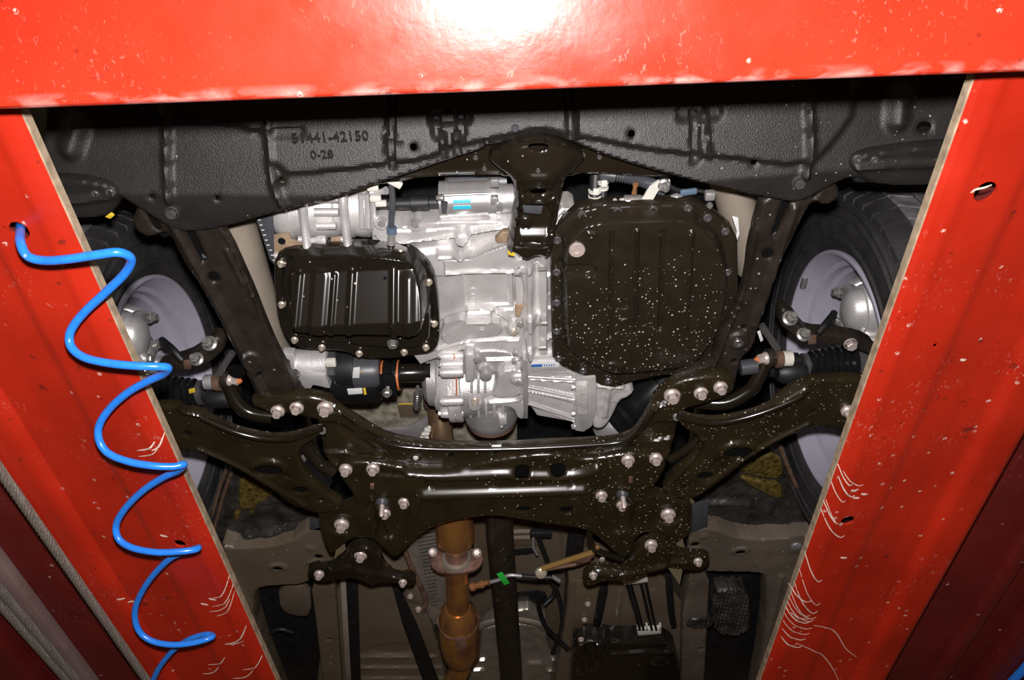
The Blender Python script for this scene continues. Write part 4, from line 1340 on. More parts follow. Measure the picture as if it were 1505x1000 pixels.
# front crossmember
front = stamped('crossmember', [(362, 592), (385, 590), (446, 582), (478, 588), (494, 596), (510, 606), (530, 617), (550, 630), (572, 641), (600, 648), (630, 651), (660, 653), (700, 655), (760, 653), (800, 650), (860, 648), (910, 645), (932, 636),
                                (944, 618), (954, 600), (966, 584), (985, 566), (1015, 556), (1060, 552), (1086, 556), (1076, 584), (1040, 596), (1000, 606), (996, 640), (985, 676), (975, 690), (955, 676), (925, 674), (880, 682), (852, 684), (834, 678), (800, 676), (760, 680), (712, 688), (680, 697), (640, 700), (590, 696), (545, 690), (500, 696), (486, 690), (470, 662), (472, 622), (440, 613), (385, 608)],
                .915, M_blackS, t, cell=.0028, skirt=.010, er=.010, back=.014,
                holes=[(591, 671, .0035), (611, 673, .0052), (663, 671, .006), (728, 668, .004), (859, 661, .0045), (882, 663, .003)],
                feats=[('ridge', [(496, 602), (540, 634), (580, 650), (640, 659), (760, 660), (860, 655), (915, 650), (940, 634), (958, 606)], .011, .016),
                       ('ridge', [(470, 672), (505, 670), (520, 676)], .006, .006), ('ridge', [(958, 655), (990, 650)], .006, .006),
                       ('bar', [(500, 632), (520, 648), (560, 668)], -.006, .004, .006), ('ridge', [(470, 606), (500, 610)], .006, .005), ('ridge', [(962, 602), (1000, 590)], .008, .005),
                       ('plateau', [(474, 622), (500, 622), (545, 660), (545, 676), (480, 676)], -.006, .012), ('plateau', [(990, 622), (960, 622), (925, 655), (925, 668), (985, 668)], -.006, .012)])
bar = stamped('front_bar', [(540, 680), (560, 682), (590, 688), (640, 692), (680, 689), (712, 680), (760, 672), (800, 668), (834, 670), (852, 676), (880, 674), (925, 666), (960, 670), (985, 678), (965, 715), (950, 722), (1000, 736), (1020, 742), (1016, 786), (1006, 793), (988, 806), (975, 786), (955, 782), (936, 790),
                            (925, 823), (906, 817), (889, 800), (865, 781), (829, 775), (785, 769), (740, 761), (710, 760), (660, 768), (632, 778), (610, 792), (590, 816), (578, 822), (562, 808), (545, 792), (520, 792), (504, 804), (488, 817), (480, 811), (470, 782), (466, 758), (505, 745), (525, 738), (490, 690), (510, 680)],
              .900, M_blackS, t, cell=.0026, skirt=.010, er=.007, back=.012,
              holes=[(767, 692, .0135, .0125), (820, 690, .0135, .0125), (769, 750, .0135, .0085), (833, 751, .0125, .0095), (633, 715, .006, .003), (726, 714, .006, .0022), (839, 711, .006, .0022), (573, 696, .0025), (893, 743, .0035), (648, 742, .003), (628, 767, .003), (590, 757, .004, .0018)],
              feats=[('bar', [(600, 703), (625, 706), (680, 706), (750, 702), (760, 706), (835, 706), (860, 702), (878, 695)], .0120, .002, .0148),
                     ('bar', [(622, 734), (700, 732), (858, 727)], .0125, .002, .0152),
                     ('bar', [(560, 696), (620, 701)], -.005, .004, .006),
                     ('plateau', [(538, 734), (575, 728), (600, 732), (598, 765), (570, 790), (556, 770)], -.008, .008), ('plateau', [(868, 722), (900, 716), (925, 726), (922, 770), (905, 780), (885, 760)], -.008, .008),
                     ('ridge', [(618, 738), (612, 760), (590, 790)], .007, .006), ('ridge', [(856, 732), (868, 755), (900, 785)], .007, .006),
                     ('ridge', [(545, 735), (556, 765), (550, 788)], .007, .006), ('ridge', [(940, 725), (928, 760), (935, 785)], .007, .006),
                     ('boss', (502, 772), .026, -.005, .006), ('boss', (983, 758), .026, -.005, .006),
                     ('ridge', [(552, 745), (575, 800)], .004, .004), ('ridge', [(905, 750), (912, 800)], .004, .004)])
for q, r_, z in (((408, 605), .0115, .913), ((436, 600), .0115, .913), ((478, 601), .0135, .913), ((988, 582), .0135, .913), ((1030, 578), .0115, .913), ((1059, 570), .0115, .913),
                 ((508, 691), .0115, .897), ((548, 690), .0115, .897), ((923, 677), .0115, .897), ((964, 675), .0115, .897),
                 ((594, 739), .011, .906), ((884, 729), .011, .906), ((566, 755), .0105, .906), ((914, 743), .0105, .906), ((502, 772), .0140, .902), ((982, 757), .0140, .902)):
    bolt(t, P(q[0], q[1], z), r_, M_zinc, axis=(random.uniform(-.05, .05), random.uniform(-.12, .02), -1), kind='flange')
for q in ((562, 740), (915, 728)):
    lathe('stud_cap', P(q[0], q[1] - 3, .905), (0, 0, -1), [(0, .0115), (.004, .0115), (.010, .006)], M_dgrey, t, 18)
    lathe('stud', P(q[0], q[1], .900), (0, .25, -1), [(0, .0045), (.022, .0045), (.026, .003)], M_zinc, t, 14)
for q in ((547, 716), (927, 706)):
    slab('paint_dab', [(q[0] - 3, q[1] - 5), (q[0] + 3, q[1] - 5), (q[0] + 3, q[1] + 4), (q[0] - 3, q[1] + 4)], .8985, .001, M_rust, t, .0003)
for q in ((611, 673), (0, 0)):
    if q[0]:
        lathe('plug', P(q[0], q[1], .917), (0, 0, -1), [(0, .005), (.002, .004)], M_white, t, 12)

tube('highlight_bead', [P(a_, b_, .9055) for a_, b_ in ((552, 645), (572, 653), (600, 658), (660, 661), (760, 660), (860, 655), (912, 650), (934, 638), (948, 620))], .0042, M_black, bpy.data.objects['subframe'], 14, sm=5)  # bead added along the lip to catch a line highlight

# ------------------------------------------------------------------ control arms
t = thing('control_arm', 'black pressed control arm beside the blue hose, running from the wheel to the subframe', 'control arm', P(360, 670, .88), 'lower control arms')
stamped('arm', [(150, 612), (205, 600), (260, 597), (292, 600), (314, 612), (344, 627), (390, 638), (426, 638), (450, 630), (472, 624), (476, 638), (458, 650), (442, 662), (438, 676), (452, 702), (478, 726), (508, 744), (492, 753), (470, 758), (446, 751), (420, 739), (400, 723), (370, 705), (342, 689), (316, 676), (290, 667), (255, 663), (215, 672), (150, 700)],
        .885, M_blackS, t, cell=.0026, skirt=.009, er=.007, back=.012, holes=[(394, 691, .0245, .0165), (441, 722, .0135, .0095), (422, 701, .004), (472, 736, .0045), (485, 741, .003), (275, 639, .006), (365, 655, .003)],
        feats=[('ridge', [(270, 608), (300, 615), (342, 634), (390, 645), (426, 645), (452, 637), (474, 630)], .0125, .018), ('boss', (394, 691), .027, .006, .007, .019),
               ('ridge', [(290, 662), (342, 684), (400, 717), (446, 745)], .005, .006), ('ridge', [(444, 668), (458, 700), (485, 728)], .006, .006)])
tube('highlight_bead', [P(a_, b_, .8745) for a_, b_ in ((296, 614), (318, 624), (342, 634), (366, 641), (390, 645), (426, 645), (452, 637), (473, 630))], .0052, M_black, t, 16, sm=5)  # added bead that draws the long highlight on the ridge
tube('bush_sleeve', [P(448, 656, .905), P(468, 680, .905), P(490, 694, .905)], .011, M_black, t, 16, sm=4)
lathe('bush_end', P(474, 632, .885), (.2, 0, -1), [(0, .006), (.006, .005)], M_steel, t, 12)
tube('bush_rubber', [P(452, 680, .915), P(480, 712, .915)], .012, M_boot, t, 14)
slab('bush_shim', [(440, 672), (446, 670), (450, 678), (444, 680)], .90, .003, M_steel, t, .0005)
t = thing('control_arm', 'black pressed control arm flecked with water spots, on the side without the hose', 'control arm', P(1110, 650, .88), 'lower control arms')
stamped('arm', [(994, 604), (1020, 610), (1046, 613), (1080, 609), (1120, 598), (1146, 582), (1168, 568), (1186, 560), (1262, 556), (1320, 570), (1320, 650), (1242, 637), (1220, 630), (1192, 629), (1170, 639), (1146, 651), (1124, 663), (1100, 677), (1076, 697), (1046, 719), (1020, 736), (1000, 736), (972, 728), (984, 704), (1008, 682), (1024, 664), (1030, 645), (1000, 630)],
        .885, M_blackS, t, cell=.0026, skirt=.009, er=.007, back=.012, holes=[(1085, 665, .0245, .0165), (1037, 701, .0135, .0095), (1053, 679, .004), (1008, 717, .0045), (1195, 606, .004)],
        feats=[('ridge', [(994, 611), (1020, 618), (1046, 622), (1080, 618), (1120, 607), (1160, 591), (1185, 578)], .0125, .018), ('boss', (1085, 665), .027, .006, .007, .019),
               ('ridge', [(1040, 716), (1100, 672), (1146, 646), (1190, 625)], .005, .006), ('ridge', [(1034, 650), (1024, 672), (985, 715)], .006, .006)])
tube('highlight_bead', [P(a_, b_, .8745) for a_, b_ in ((996, 612), (1020, 618), (1046, 622), (1080, 618), (1120, 607), (1160, 591), (1180, 581))], .0052, M_black, t, 16, sm=5)  # bead added for the highlight along this arm's ridge
tube('bush_sleeve', [P(1030, 642, .905), P(1010, 660, .905), P(984, 676, .905)], .008, M_black, t, 16, sm=4)
lathe('bush_end', P(994, 612, .885), (-.2, 0, -1), [(0, .006), (.006, .005)], M_steel, t, 12)
tube('bush_rubber', [P(1030, 660, .915), P(985, 702, .915)], .012, M_boot, t, 14)
bolt(t, P(1246, 605, .882), .0108, M_zinc, kind='flange')

# ------------------------------------------------------------------ rear subframe braces
t = thing('subframe_brace', 'wavy black subframe brace bolted to the floor beside the exhaust heat shield', 'brace', P(530, 840, .9), 'rear subframe braces')
stamped('brace', [(449, 842), (461, 836), (487, 833), (505, 822), (515, 806), (534, 799), (556, 808), (562, 830), (570, 843), (599, 847), (612, 855), (607, 864), (584, 859), (560, 858), (544, 863), (526, 853), (503, 851), (477, 858), (458, 854)],
        .905, M_black, t, cell=.0024, skirt=.012, er=.006, feats=[('ridge', [(490, 842), (512, 836), (534, 838), (560, 850), (590, 852)], .008, .012), ('plateau', [(520, 812), (546, 808), (556, 835), (545, 845), (522, 838)], .008, .010), ('ridge', [(470, 838), (505, 832), (522, 820)], .005, .005)],
        holes=[(601, 865, .004)])
for q, r_ in (((530, 817), .0125), ((469, 845), .010), ((592, 857), .0085)):
    bolt(t, P(q[0], q[1], .898), r_, M_zinc, axis=(0, -.1, -1))
t = thing('subframe_brace', 'wavy black subframe brace bolted to the floor above the white strip, spotted', 'brace', P(950, 830, .9), 'rear subframe braces')
stamped('brace', [(856, 850), (868, 839), (889, 837), (922, 842), (929, 812), (944, 797), (966, 792), (982, 798), (995, 813), (1014, 818), (1038, 818), (1046, 825), (1038, 837), (1017, 841), (974, 836), (946, 848), (927, 857), (889, 855), (872, 862), (859, 863)],
        .905, M_blackS, t, cell=.0024, skirt=.012, er=.006, feats=[('ridge', [(880, 848), (925, 850), (950, 838), (980, 830), (1010, 830)], .008, .012), ('plateau', [(938, 810), (960, 800), (978, 812), (982, 830), (950, 838), (936, 830)], .008, .010)])
for q, r_ in (((957, 802), .0125), ((872, 846), .0085), ((1026, 826), .009)):
    bolt(t, P(q[0], q[1], .898), r_, M_zinc, axis=(0, -.1, -1))
t = thing('brace_hook', 'small glossy black hook bracket at the rear edge of the subframe', 'hook bracket', P(885, 805, .93))
tube('hook', [P(866, 782, .93), P(868, 795, .93), P(876, 808, .928), P(895, 816, .928), P(915, 822, .93)], .006, M_black, t, 12, sm=4)
lathe('rivet', P(878, 805, .925), (0, 0, -1), [(0, .005), (.003, .004)], M_copper, t, 12)
lathe('rivet', P(885, 822, .930), (0, 0, -1), [(0, .006), (.003, .005)], M_zinc, t, 12)
# ------------------------------------------------------------------ wheels
WY, WZ = 1.025, CAMZ + 1.095
XC = -.03


def ring_mesh(name, prof, cx, sgn, mat_, parent, seg=96, smooth=35):
    """turned about the axle: prof = [(offset outwards from inner rim face, radius)]"""
    c = Vector((cx, WY, WZ))
    verts, faces = [], []
    for o_, r_ in prof:
        for k in range(seg):
            a = 2 * math.pi * k / seg
            verts.append(c + Vector((sgn * o_, r_ * math.cos(a), r_ * math.sin(a))))
    for i in range(len(prof) - 1):
        for k in range(seg):
            k2 = (k + 1) % seg
            faces.append((i * seg + k, i * seg + k2, (i + 1) * seg + k2, (i + 1) * seg + k))
    return mesh_from(name, verts, faces, mat_, parent, smooth)


for sgn, lab, hub in ((-1, 'front wheel behind the blue hose, lilac grey rim in a dark tyre', 'cast'), (1, 'front wheel without hose, lilac grey rim with balance weight, dusty tread', 'cast')):
    cx = XC + sgn * .640
    t = thing('road_wheel', lab, 'wheel', (cx + sgn * .1, WY, WZ - .355), 'front wheels')
    tyre_prof = [(.010, .226), (.002, .236), (-.008, .244), (-.013, .255), (-.016, .285), (-.012, .315), (.000, .337), (.012, .346), (.025, .349), (.11, .353), (.19, .349), (.21, .340), (.225, .30), (.22, .24), (.20, .222)]
    ring_mesh('tyre', tyre_prof, cx, sgn, M_tyre, t, 96)
    # moulded sidewall rings
    for rr, w_ in ((.262, .003), (.305, .003), (.322, .002)):
        ring_mesh('moulded_ring', [(-.015, rr - w_ * 2), (-.0185, rr - w_), (-.0185, rr + w_), (-.012, rr + w_ * 2)], cx, sgn, M_tyre, t, 96)
    # tread and shoulder blocks: one mesh each, copied round
    nb = 54
    blocks = []
    c = Vector((cx, WY, WZ))

    def block(name, o0, o1, r0, r1, skew, wide, mat_):
        vv = []
        for (o_, r_, s_) in ((o0, r0, 0), (o1, r1, skew)):
            for rad in (r_ - .006, r_ + .005):
                for k in (-1, 1):
                    a = s_ + k * wide / 2 / r_
                    vv.append(Vector((sgn * o_, rad * math.cos(a), rad * math.sin(a))))
        me = bpy.data.meshes.new(name)
        me.from_pydata([tuple(v) for v in vv], [], [(0, 1, 3, 2), (4, 6, 7, 5), (0, 4, 5, 1), (2, 3, 7, 6), (0, 2, 6, 4), (1, 5, 7, 3)])
        bm = bmesh.new()
        bm.from_mesh(me)
        bmesh.ops.recalc_face_normals(bm, faces=bm.faces)
        bm.to_mesh(me)
        bm.free()
        me.materials.append(mat_)
        return me
    kinds = [block('shoulder_block', -.006, .028, .332, .349, .02, .032, M_tyre), block('tread_block', .033, .068, .3495, .351, .05, .034, M_tread),
             block('tread_block', .076, .108, .3515, .353, -.04, .034, M_tread), block('tread_block', .116, .15, .353, .351, .04, .034, M_tread)]
    for me in kinds:
        for k in range(nb):
            a = 2 * math.pi * k / nb
            dy, dz = math.cos(a), math.sin(a)
            # only the part of the tyre that shows ahead of and above the axle
            if not (dy < .25 or dz > .2):
                continue
            o = bpy.data.objects.new(me.name.split('.')[0], me)
            COL.objects.link(o)
            o.parent = t
            o.matrix_parent_inverse = Matrix.Translation(-t.location)
            o.matrix_basis = Matrix.Translation(c) @ Matrix.Rotation(a, 4, 'X')
    # rim: flange, bead seat, drop well, disc
    rim = ring_mesh('rim', [(.012, .228), (.000, .2355), (-.006, .2355), (-.0085, .233), (-.0085, .229), (-.003, .2245), (.004, .2225), (.012, .2165), (.024, .2135), (.030, .205), (.045, .203), (.052, .196), (.075, .190), (.105, .188), (.112, .194), (.16, .196), (.170, .186), (.178, .15), (.182, .09), (.182, .03)], cx, sgn, M_rim, t, 96, 28)
    # spokes of the wheel disc, seen from the back
    for k in range(5):
        a = 2 * math.pi * (k + .3) / 5
        q = Vector((0, math.cos(a), math.sin(a)))
        p0 = c + Vector((sgn * .165, 0, 0)) + q * .07
        p1 = c + Vector((sgn * .165, 0, 0)) + q * .185
        tube('spoke', [p0, p1], [.022, .03], M_rim, rim, 8, flat=(1, .8), up=(1, 0, 0))
    if sgn > 0:
        wbox('balance_weight', c + Vector((-.001, -.060, .216)), (.012, .030, .012), M_steel, t, .003)

    # brake disc, upright and caliper: castings behind the rim
    k_ = thing('wheel_knuckle', ('bright cast wheel knuckle and brake caliper inside the rim behind the blue hose' if sgn < 0 else
                                 'bright cast wheel knuckle and brake caliper inside the rim without the hose'), 'wheel knuckle', (cx + sgn * .05, WY, WZ), 'wheel knuckles')
    ring_mesh('brake_disc', [(.085, .03), (.085, .148), (.11, .148), (.11, .03)], cx, sgn, M_castd, k_, 64)
    ring_mesh('dust_shield', [(.060, .03), (.058, .06), (.066, .075), (.070, .145), (.076, .152), (.080, .152)], cx, sgn, M_mach, k_, 40)
    for i in range(12):
        a = 2 * math.pi * i / 12 + .2
        q = Vector((0, math.cos(a), math.sin(a)))
        tube('shield_rib', [c + Vector((sgn * .060, 0, 0)) + q * .06, c + Vector((sgn * .062, 0, 0)) + q * .145], [.008, .016], M_steel, k_, 6, flat=(.5, 1.2), up=(1, 0, 0))
    # hub casting with rounded lobes
    ring_mesh('hub', [(.02, .0), (.02, .035), (.03, .048), (.05, .052), (.066, .056)], cx, sgn, M_mach, k_, 32)
    for (dy, dz, r_) in ((-.06, .07, .022), (-.015, .085, .020), (.045, .07, .02), (-.08, .0, .022), (-.05, -.07, .022), (.05, -.06, .022)):
        lathe('lobe', c + Vector((sgn * .03, dy, dz)), (sgn, 0, 0), [(-.012, r_ * .4), (-.008, r_ * .75), (0, r_), (.03, r_ * 1.1)], M_mach, k_, 20)
    for (dy, dz) in ((-.065, .085), (-.015, .098), (.05, .06)):
        bolt(k_, c + Vector((sgn * .016, dy, dz)), .010, M_steel, axis=(-sgn, 0, 0), kind='hex')
    v_ = lambda dx, dy, dz: c + Vector((sgn * dx, dy, dz))
    lathe('caliper', v_(.0, -.125, .030), (sgn, -.12, 0), [(-.002, .006), (.0, .018), (.004, .027), (.012, .034), (.028, .037), (.030, .042), (.036, .044), (.060, .046), (.09, .047)], M_cast, k_, 40, sy=1.15)
    for i, (dy, dz) in enumerate(((-.165, .055), (-.172, .022), (-.165, -.012), (-.145, -.04))):
        tube('cooling_facet', [v_(.050, dy + .02, dz), v_(.085, dy - .002, dz + .006), v_(.125, dy - .018, dz + .012)], [.010, .014, .018], M_mach, k_, 6, flat=(.45, 1.0), up=(0, .3, 1))
    tube('bracket_leg', [v_(.02, -.13, .085), v_(.022, -.145, .06), v_(.02, -.14, .02)], [.013, .016, .02], M_mach, k_, 14, sm=3)
    tube('bracket_top', [v_(.018, -.128, .088), v_(.06, -.150, .090), v_(.10, -.160, .085)], [.012, .015, .014], M_mach, k_, 14, sm=3)
    for dx_, dy, dz in ((.006, -.128, .088), (.045, -.150, .094), (.005, -.085, .018), (.012, -.075, .0)):
        lathe('bolt_boss', v_(dx_ + .008, dy, dz), (-sgn, -.1, -.2), [(-.014, .013), (.002, .012), (.006, .009)], M_mach, k_, 18)
        bolt(k_, v_(dx_, dy, dz), .0090, M_steel, axis=(-sgn, -.1, -.2), kind='hex')
    tube('steering_arm', [c + Vector((sgn * .02, .0, .03)), c + Vector((-sgn * .02, .03, .045)), c + Vector((-sgn * .035, .07, .035))], [.016, .013, .012], M_mach, k_, 14, sm=4)
    bolt(k_, c + Vector((-sgn * .01, .02, .02)), .011, M_zinc, axis=(-sgn, 0, -.5), kind='hex')
# ------------------------------------------------------------------ drive shafts, anti-roll links, ball joints at both sides
def bellows(name, a, b, r0, r1, n, mat_, parent):
    d_ = b - a
    L_ = d_.length
    prof = []
    for i in range(n):
        s0 = i / n
        r_ = r0 + (r1 - r0) * s0
        prof += [(L_ * s0, r_ * .86), (L_ * (s0 + .35 / n), r_), (L_ * (s0 + .6 / n), r_)]
    prof.append((L_, r1 * .9))
    return lathe(name, a, d_, prof, mat_, parent, 32, 30)


for side, lab in ((-1, 'black drive shaft with ribbed boot behind the blue hose'), (1, 'black drive shaft with ribbed boot and steel clamp, without hose in front')):
    t = thing('drive_shaft', lab, 'drive shaft', P(1225 if side > 0 else 255, 540 if side > 0 else 580, 1.05), 'outer drive shafts')
    if side > 0:
        a, b = P(1188, 537, 1.05), P(1254, 536, 1.05)
        inn, o2 = P(1128, 540, 1.05), P(1282, 534, 1.05)
    else:
        a, b = P(290, 577, 1.05), P(225, 580, 1.05)
        inn, o2 = P(350, 572, 1.05), P(196, 582, 1.05)
    for q in (a, b, inn, o2):
        q.z = a.z
        q.y = a.y
    bellows('boot', a, b, .026, .037, 7, M_boot, t)
    dx = (b - a).normalized()
    lathe('boot_clamp', b, dx, [(-.002, .036), (0, .0385), (.010, .0385), (.012, .036)], M_dbolt, t, 32)
    lathe('outer_joint', b + dx * .010, dx, [(0, .037), (.02, .040), (.05, .040), (.06, .030)], M_rubber, t, 32)
    lathe('small_clamp', a - dx * .012, dx, [(0, .020), (.001, .0225), (.009, .0225), (.010, .02)], M_dbolt, t, 24)
    lathe('shaft', inn, dx, [(0, .019), ((a - inn).length, .019)], M_rubber, t, 24)
    lathe('damper', a - dx * .05, dx, [(0, .020), (.003, .024), (.03, .024), (.034, .020)], M_rubber, t, 24)
    if side < 0:
        slab('yellow_mark', [(277, 573), (286, 571), (287, 577), (278, 579)], 1.027, .002, M_yellow, t, .0003)
        slab('yellow_mark', [(305, 576), (311, 575), (312, 580), (307, 580)], 1.028, .002, M_yellow, t, .0003)

    # ball joint and lower knuckle arm
    k_ = thing('ball_joint_arm', ('black knuckle arm with two bright nuts beside the blue hose' if side < 0 else 'black knuckle arm with two bright nuts and a rust brown shim, opposite the hose side'),
               'knuckle arm', P(300 if side < 0 else 1170, 520, 1.0), 'knuckle arms')
    if side < 0:
        stamped('arm', [(225, 540), (258, 532), (285, 522), (300, 505), (312, 495), (328, 500), (330, 515), (318, 528), (300, 540), (270, 546), (240, 552)], 1.0, M_rail, k_, cell=.003, skirt=.02, er=.006)
        nuts = ((308, 505, .0125), (289, 528, .0115))
        slab('rust_shim', [(269, 531), (281, 530), (281, 543), (270, 543)], .992, .004, M_brown, k_, .001)
        tube('brake_hose', [P(268, 530, .99), P(255, 515, 1.0), P(245, 506, 1.02), P(238, 500, 1.04)], .006, M_rubber, k_, 10, sm=4)
    else:
        stamped('arm', [(1145, 462), (1152, 452), (1168, 462), (1180, 480), (1190, 490), (1230, 492), (1268, 498), (1290, 510), (1290, 528), (1250, 512), (1210, 506), (1180, 504), (1158, 490), (1146, 478)], 1.0, M_rail, k_, cell=.003, skirt=.02, er=.006)
        nuts = ((1161, 468, .0125), (1181, 492, .0115))
        slab('rust_shim', [(1188, 494), (1200, 494), (1200, 506), (1188, 507)], .992, .004, M_brown, k_, .001)
        tube('brake_hose', [P(1202, 490, .99), P(1212, 478, 1.0), P(1222, 466, 1.02), P(1226, 460, 1.03)], .006, M_rubber, k_, 10, sm=3)
        bolt(k_, P(1250, 506, .99), .011, M_zinc, kind='hex')
    for x, y, r_ in nuts:
        bolt(k_, P(x, y, .992), r_, M_steel, axis=(0, -.8, -.6), kind='stud')

    # anti-roll bar link with cream bush
    t = thing('anti_roll_link', ('anti-roll bar link with metallic bush and orange tipped nut beside the blue hose' if side < 0 else 'anti-roll bar link with cream bush, brown washer and orange tipped nut'),
              'anti-roll link', P(320 if side < 0 else 1150, 540, .98), 'anti-roll bar links')
    if side < 0:
        tube('rod', [P(342, 518, .99), P(320, 552, .98)], .0062, M_dbolt, t, 10)
        a, b = P(301, 562, .98), P(315, 561, .98)
        w0, nut, tip = P(316, 562, .98), P(340, 559, .98), (1, 0, -.2)
        bm_ = M_castd
    else:
        tube('rod', [P(1119, 478, .99), P(1143, 513, .98)], .0062, M_dbolt, t, 10)
        a, b = P(1164, 527, .98), P(1150, 527, .98)
        w0, nut, tip = P(1148, 528, .98), P(1124, 527, .98), (-1, 0, -.2)
        bm_ = M_cream
    d_ = (b - a)
    d_.z = 0
    d_.y = 0
    lathe('bush', a, d_, [(0, .0120), (.001, .0130), (d_.length - .001, .0130), (d_.length, .012)], bm_, t, 28)
    lathe('washer', w0, d_, [(-.002, .014), (.003, .0155), (.009, .0155), (.012, .010)], M_brown, t, 28)
    lathe('flange', nut, tip, [(-.003, .011), (0, .011), (.003, .009)], M_zinc, t, 24)
    lathe('nut', nut, tip, [(0, .0085), (.012, .0085), (.013, .006)], M_zinc, t, 6)
    lathe('painted_tip', Vector(nut) + Vector(tip).normalized() * .012, tip, [(0, .0055), (.004, .005), (.007, .002)], M_orange, t, 14)
    lathe('bar_eye', (Vector(nut) - Vector(tip).normalized() * .004), -Vector(tip), [(0, .016), (.010, .016), (.012, .012)], M_rail, t, 20)

# anti-roll bar: bends visible at both ends
t = thing('anti_roll_bar', 'smooth black anti-roll bar curving down behind the subframe bolts', 'anti-roll bar', P(360, 600, .95))
tube('bar_bend', [P(336, 556, .985), P(340, 575, .975), P(350, 594, .965), P(368, 607, .960), P(400, 612, .960)], .0125, M_black, t, 16, sm=5)
tube('bar_bend', [P(1126, 530, .985), P(1112, 560, .97), P(1100, 575, .965), P(1066, 592, .962), P(1020, 590, .975)], .0125, M_black, t, 16, sm=5)
tube('bar_end', [P(1112, 538, .975), P(1088, 541, .975)], .0135, M_dgrey, t, 16)
lathe('bar_clamp', P(1142, 548, 1.0), (1, 0, 0), [(0, .014), (.01, .02), (.04, .02), (.05, .014)], M_rubber, t, 20)
lathe('bar_clamp', P(322, 585, 1.0), (1, 0, 0), [(-.02, .014), (-.01, .018), (.02, .018), (.03, .014)], M_rubber, t, 20)
slab('paper_tag', [(1113, 488), (1117, 486), (1122, 500), (1118, 503)], .99, .001, M_label, t, .0002)

# wheel arch linings and deadener
for side, lab, pts in ((-1, 'dark dusty wheel arch lining below the control arm, beside the red runway with the hose', [(342, 680), (470, 700), (485, 770), (455, 772), (452, 795), (420, 802), (350, 812), (290, 806), (306, 765), (326, 715)]),
                       (1, 'dark wet wheel arch lining below the control arm on the side without the hose', [(1000, 700), (1090, 668), (1144, 652), (1166, 700), (1202, 768), (1190, 800), (1100, 800), (1045, 790), (1042, 760), (1018, 742)])):
    t = thing('wheel_arch_lining', lab, 'arch lining', P(*pts[3][:2], 1.1), 'wheel arch linings')
    stamped('lining', pts, 1.09, M_liner, t, cell=.004, skirt=.02, er=.012, feats=[('rough', .003, 70.0), ('rough', .0012, 231.0)] +
            ([('ridge', [(350, 740), (400, 742), (455, 728)], .010, .014), ('bar', [(360, 795), (450, 780)], .015, .006, .01)] if side < 0 else [('ridge', [(1045, 745), (1100, 742), (1160, 770)], .012, .016), ('bar', [(1050, 785), (1150, 795)], .015, .006, .01)]))
    if side < 0:
        for pl in ([(352, 700), (378, 710), (408, 722), (385, 740), (372, 748), (352, 752), (350, 730)], [(343, 755), (352, 752), (352, 764), (344, 768)], [(366, 752), (374, 748), (372, 758), (366, 758)]):
            stamped('deadener_patch', pl, 1.078, M_ochre, t, cell=.003, skirt=.006, er=.003)
        for k in range(2):
            tube('edge_seam', [P(336 + k * 10, 682, 1.07), P(322 + k * 9, 720, 1.07), P(306 + k * 8, 780, 1.07)], .004, M_brown, t, 8, sm=3)
    else:
        for pl in ([(1078, 692), (1100, 678), (1146, 664), (1154, 705), (1120, 704)], [(1078, 698), (1118, 708), (1150, 712), (1152, 738), (1120, 726)]):
            stamped('deadener_patch', pl, 1.078, M_ochre, t, cell=.003, skirt=.006, er=.003)
        tube('edge_seam', [P(1146, 655, 1.07), P(1164, 700, 1.07), P(1185, 745, 1.07), P(1200, 775, 1.07)], .005, M_brown, t, 8, sm=3)
    slab('grey_flap', [(455, 745), (478, 760), (482, 780), (455, 780)] if side < 0 else [(1016, 742), (1042, 735), (1040, 775), (1016, 785)], 1.05, .003, M_dgrey, t, .001)
# inner wheel houses above the tyres
for side in (-1, 1):
    x0 = XC + side * .50
    o = wbox('wheel_house', (x0 + side * .26, 1.02, CAMZ + 1.52), (.52, 1.1, .02), M_seal, None, .004)
    tag(o, 'dark wheel house above the tyre, ' + ('behind the blue hose' if side < 0 else 'on the side without the hose'), 'wheel house', 'wheel houses')
    o2 = wbox('front_panel', (x0 + side * .26, .52, CAMZ + 1.23), (.52, .02, .58), M_seal, o, .004)
    o3 = wbox('rear_panel', (x0 + side * .26, 1.56, CAMZ + 1.33), (.52, .02, .38), M_seal, o, .004)
    o4 = wbox('inner_panel', (x0, 1.02, CAMZ + 1.44), (.02, 1.1, .18), M_seal, o, .004)
# ------------------------------------------------------------------ floor, tunnel and exhaust behind the subframe
t = thing('underbody_pan', 'grey brown painted car floor with pressed rails, tunnel and sealer strips behind the subframe', 'car floor', P(740, 900, 1.05))
M_f = M_floor
# tunnel roof
stamped('tunnel', [(560, 740), (930, 735), (960, 1060), (480, 1060)], 1.17, M_f, t, cell=.006, skirt=.01, er=0,
        feats=[('bar', [(735, 786), (790, 784)], .006, .003, .004), ('bar', [(735, 795), (786, 793)], .006, .003, .004), ('bar', [(735, 808), (788, 806)], -.006, .004, .006),
               ('ridge', [(830, 770), (835, 850), (840, 960)], .012, .02)])
flL = stamped('underbody_panel', [(485, 835), (600, 835), (612, 870), (640, 930), (668, 1060), (460, 1060)], 1.06, M_f, t, cell=.005, skirt=.06, er=.004,
              feats=[('bar', [(520, 968), (640, 968)], .006, .004, .006), ('bar', [(520, 984), (650, 984)], .006, .004, .006), ('bar', [(520, 1000), (650, 1000)], .006, .004, .006), ('boss', (580, 955), .05, -.004, .03, .02)])
flR = stamped('underbody_panel', [(838, 830), (1005, 835), (1030, 1060), (805, 1060), (830, 930)], 1.06, M_f, t, cell=.005, skirt=.06, er=.004,
              feats=[('bar', [(908, 925), (928, 925)], .004, .003, .004), ('ridge', [(912, 870), (908, 925)], .004, .006), ('ridge', [(960, 870), (985, 925)], .004, .006)])
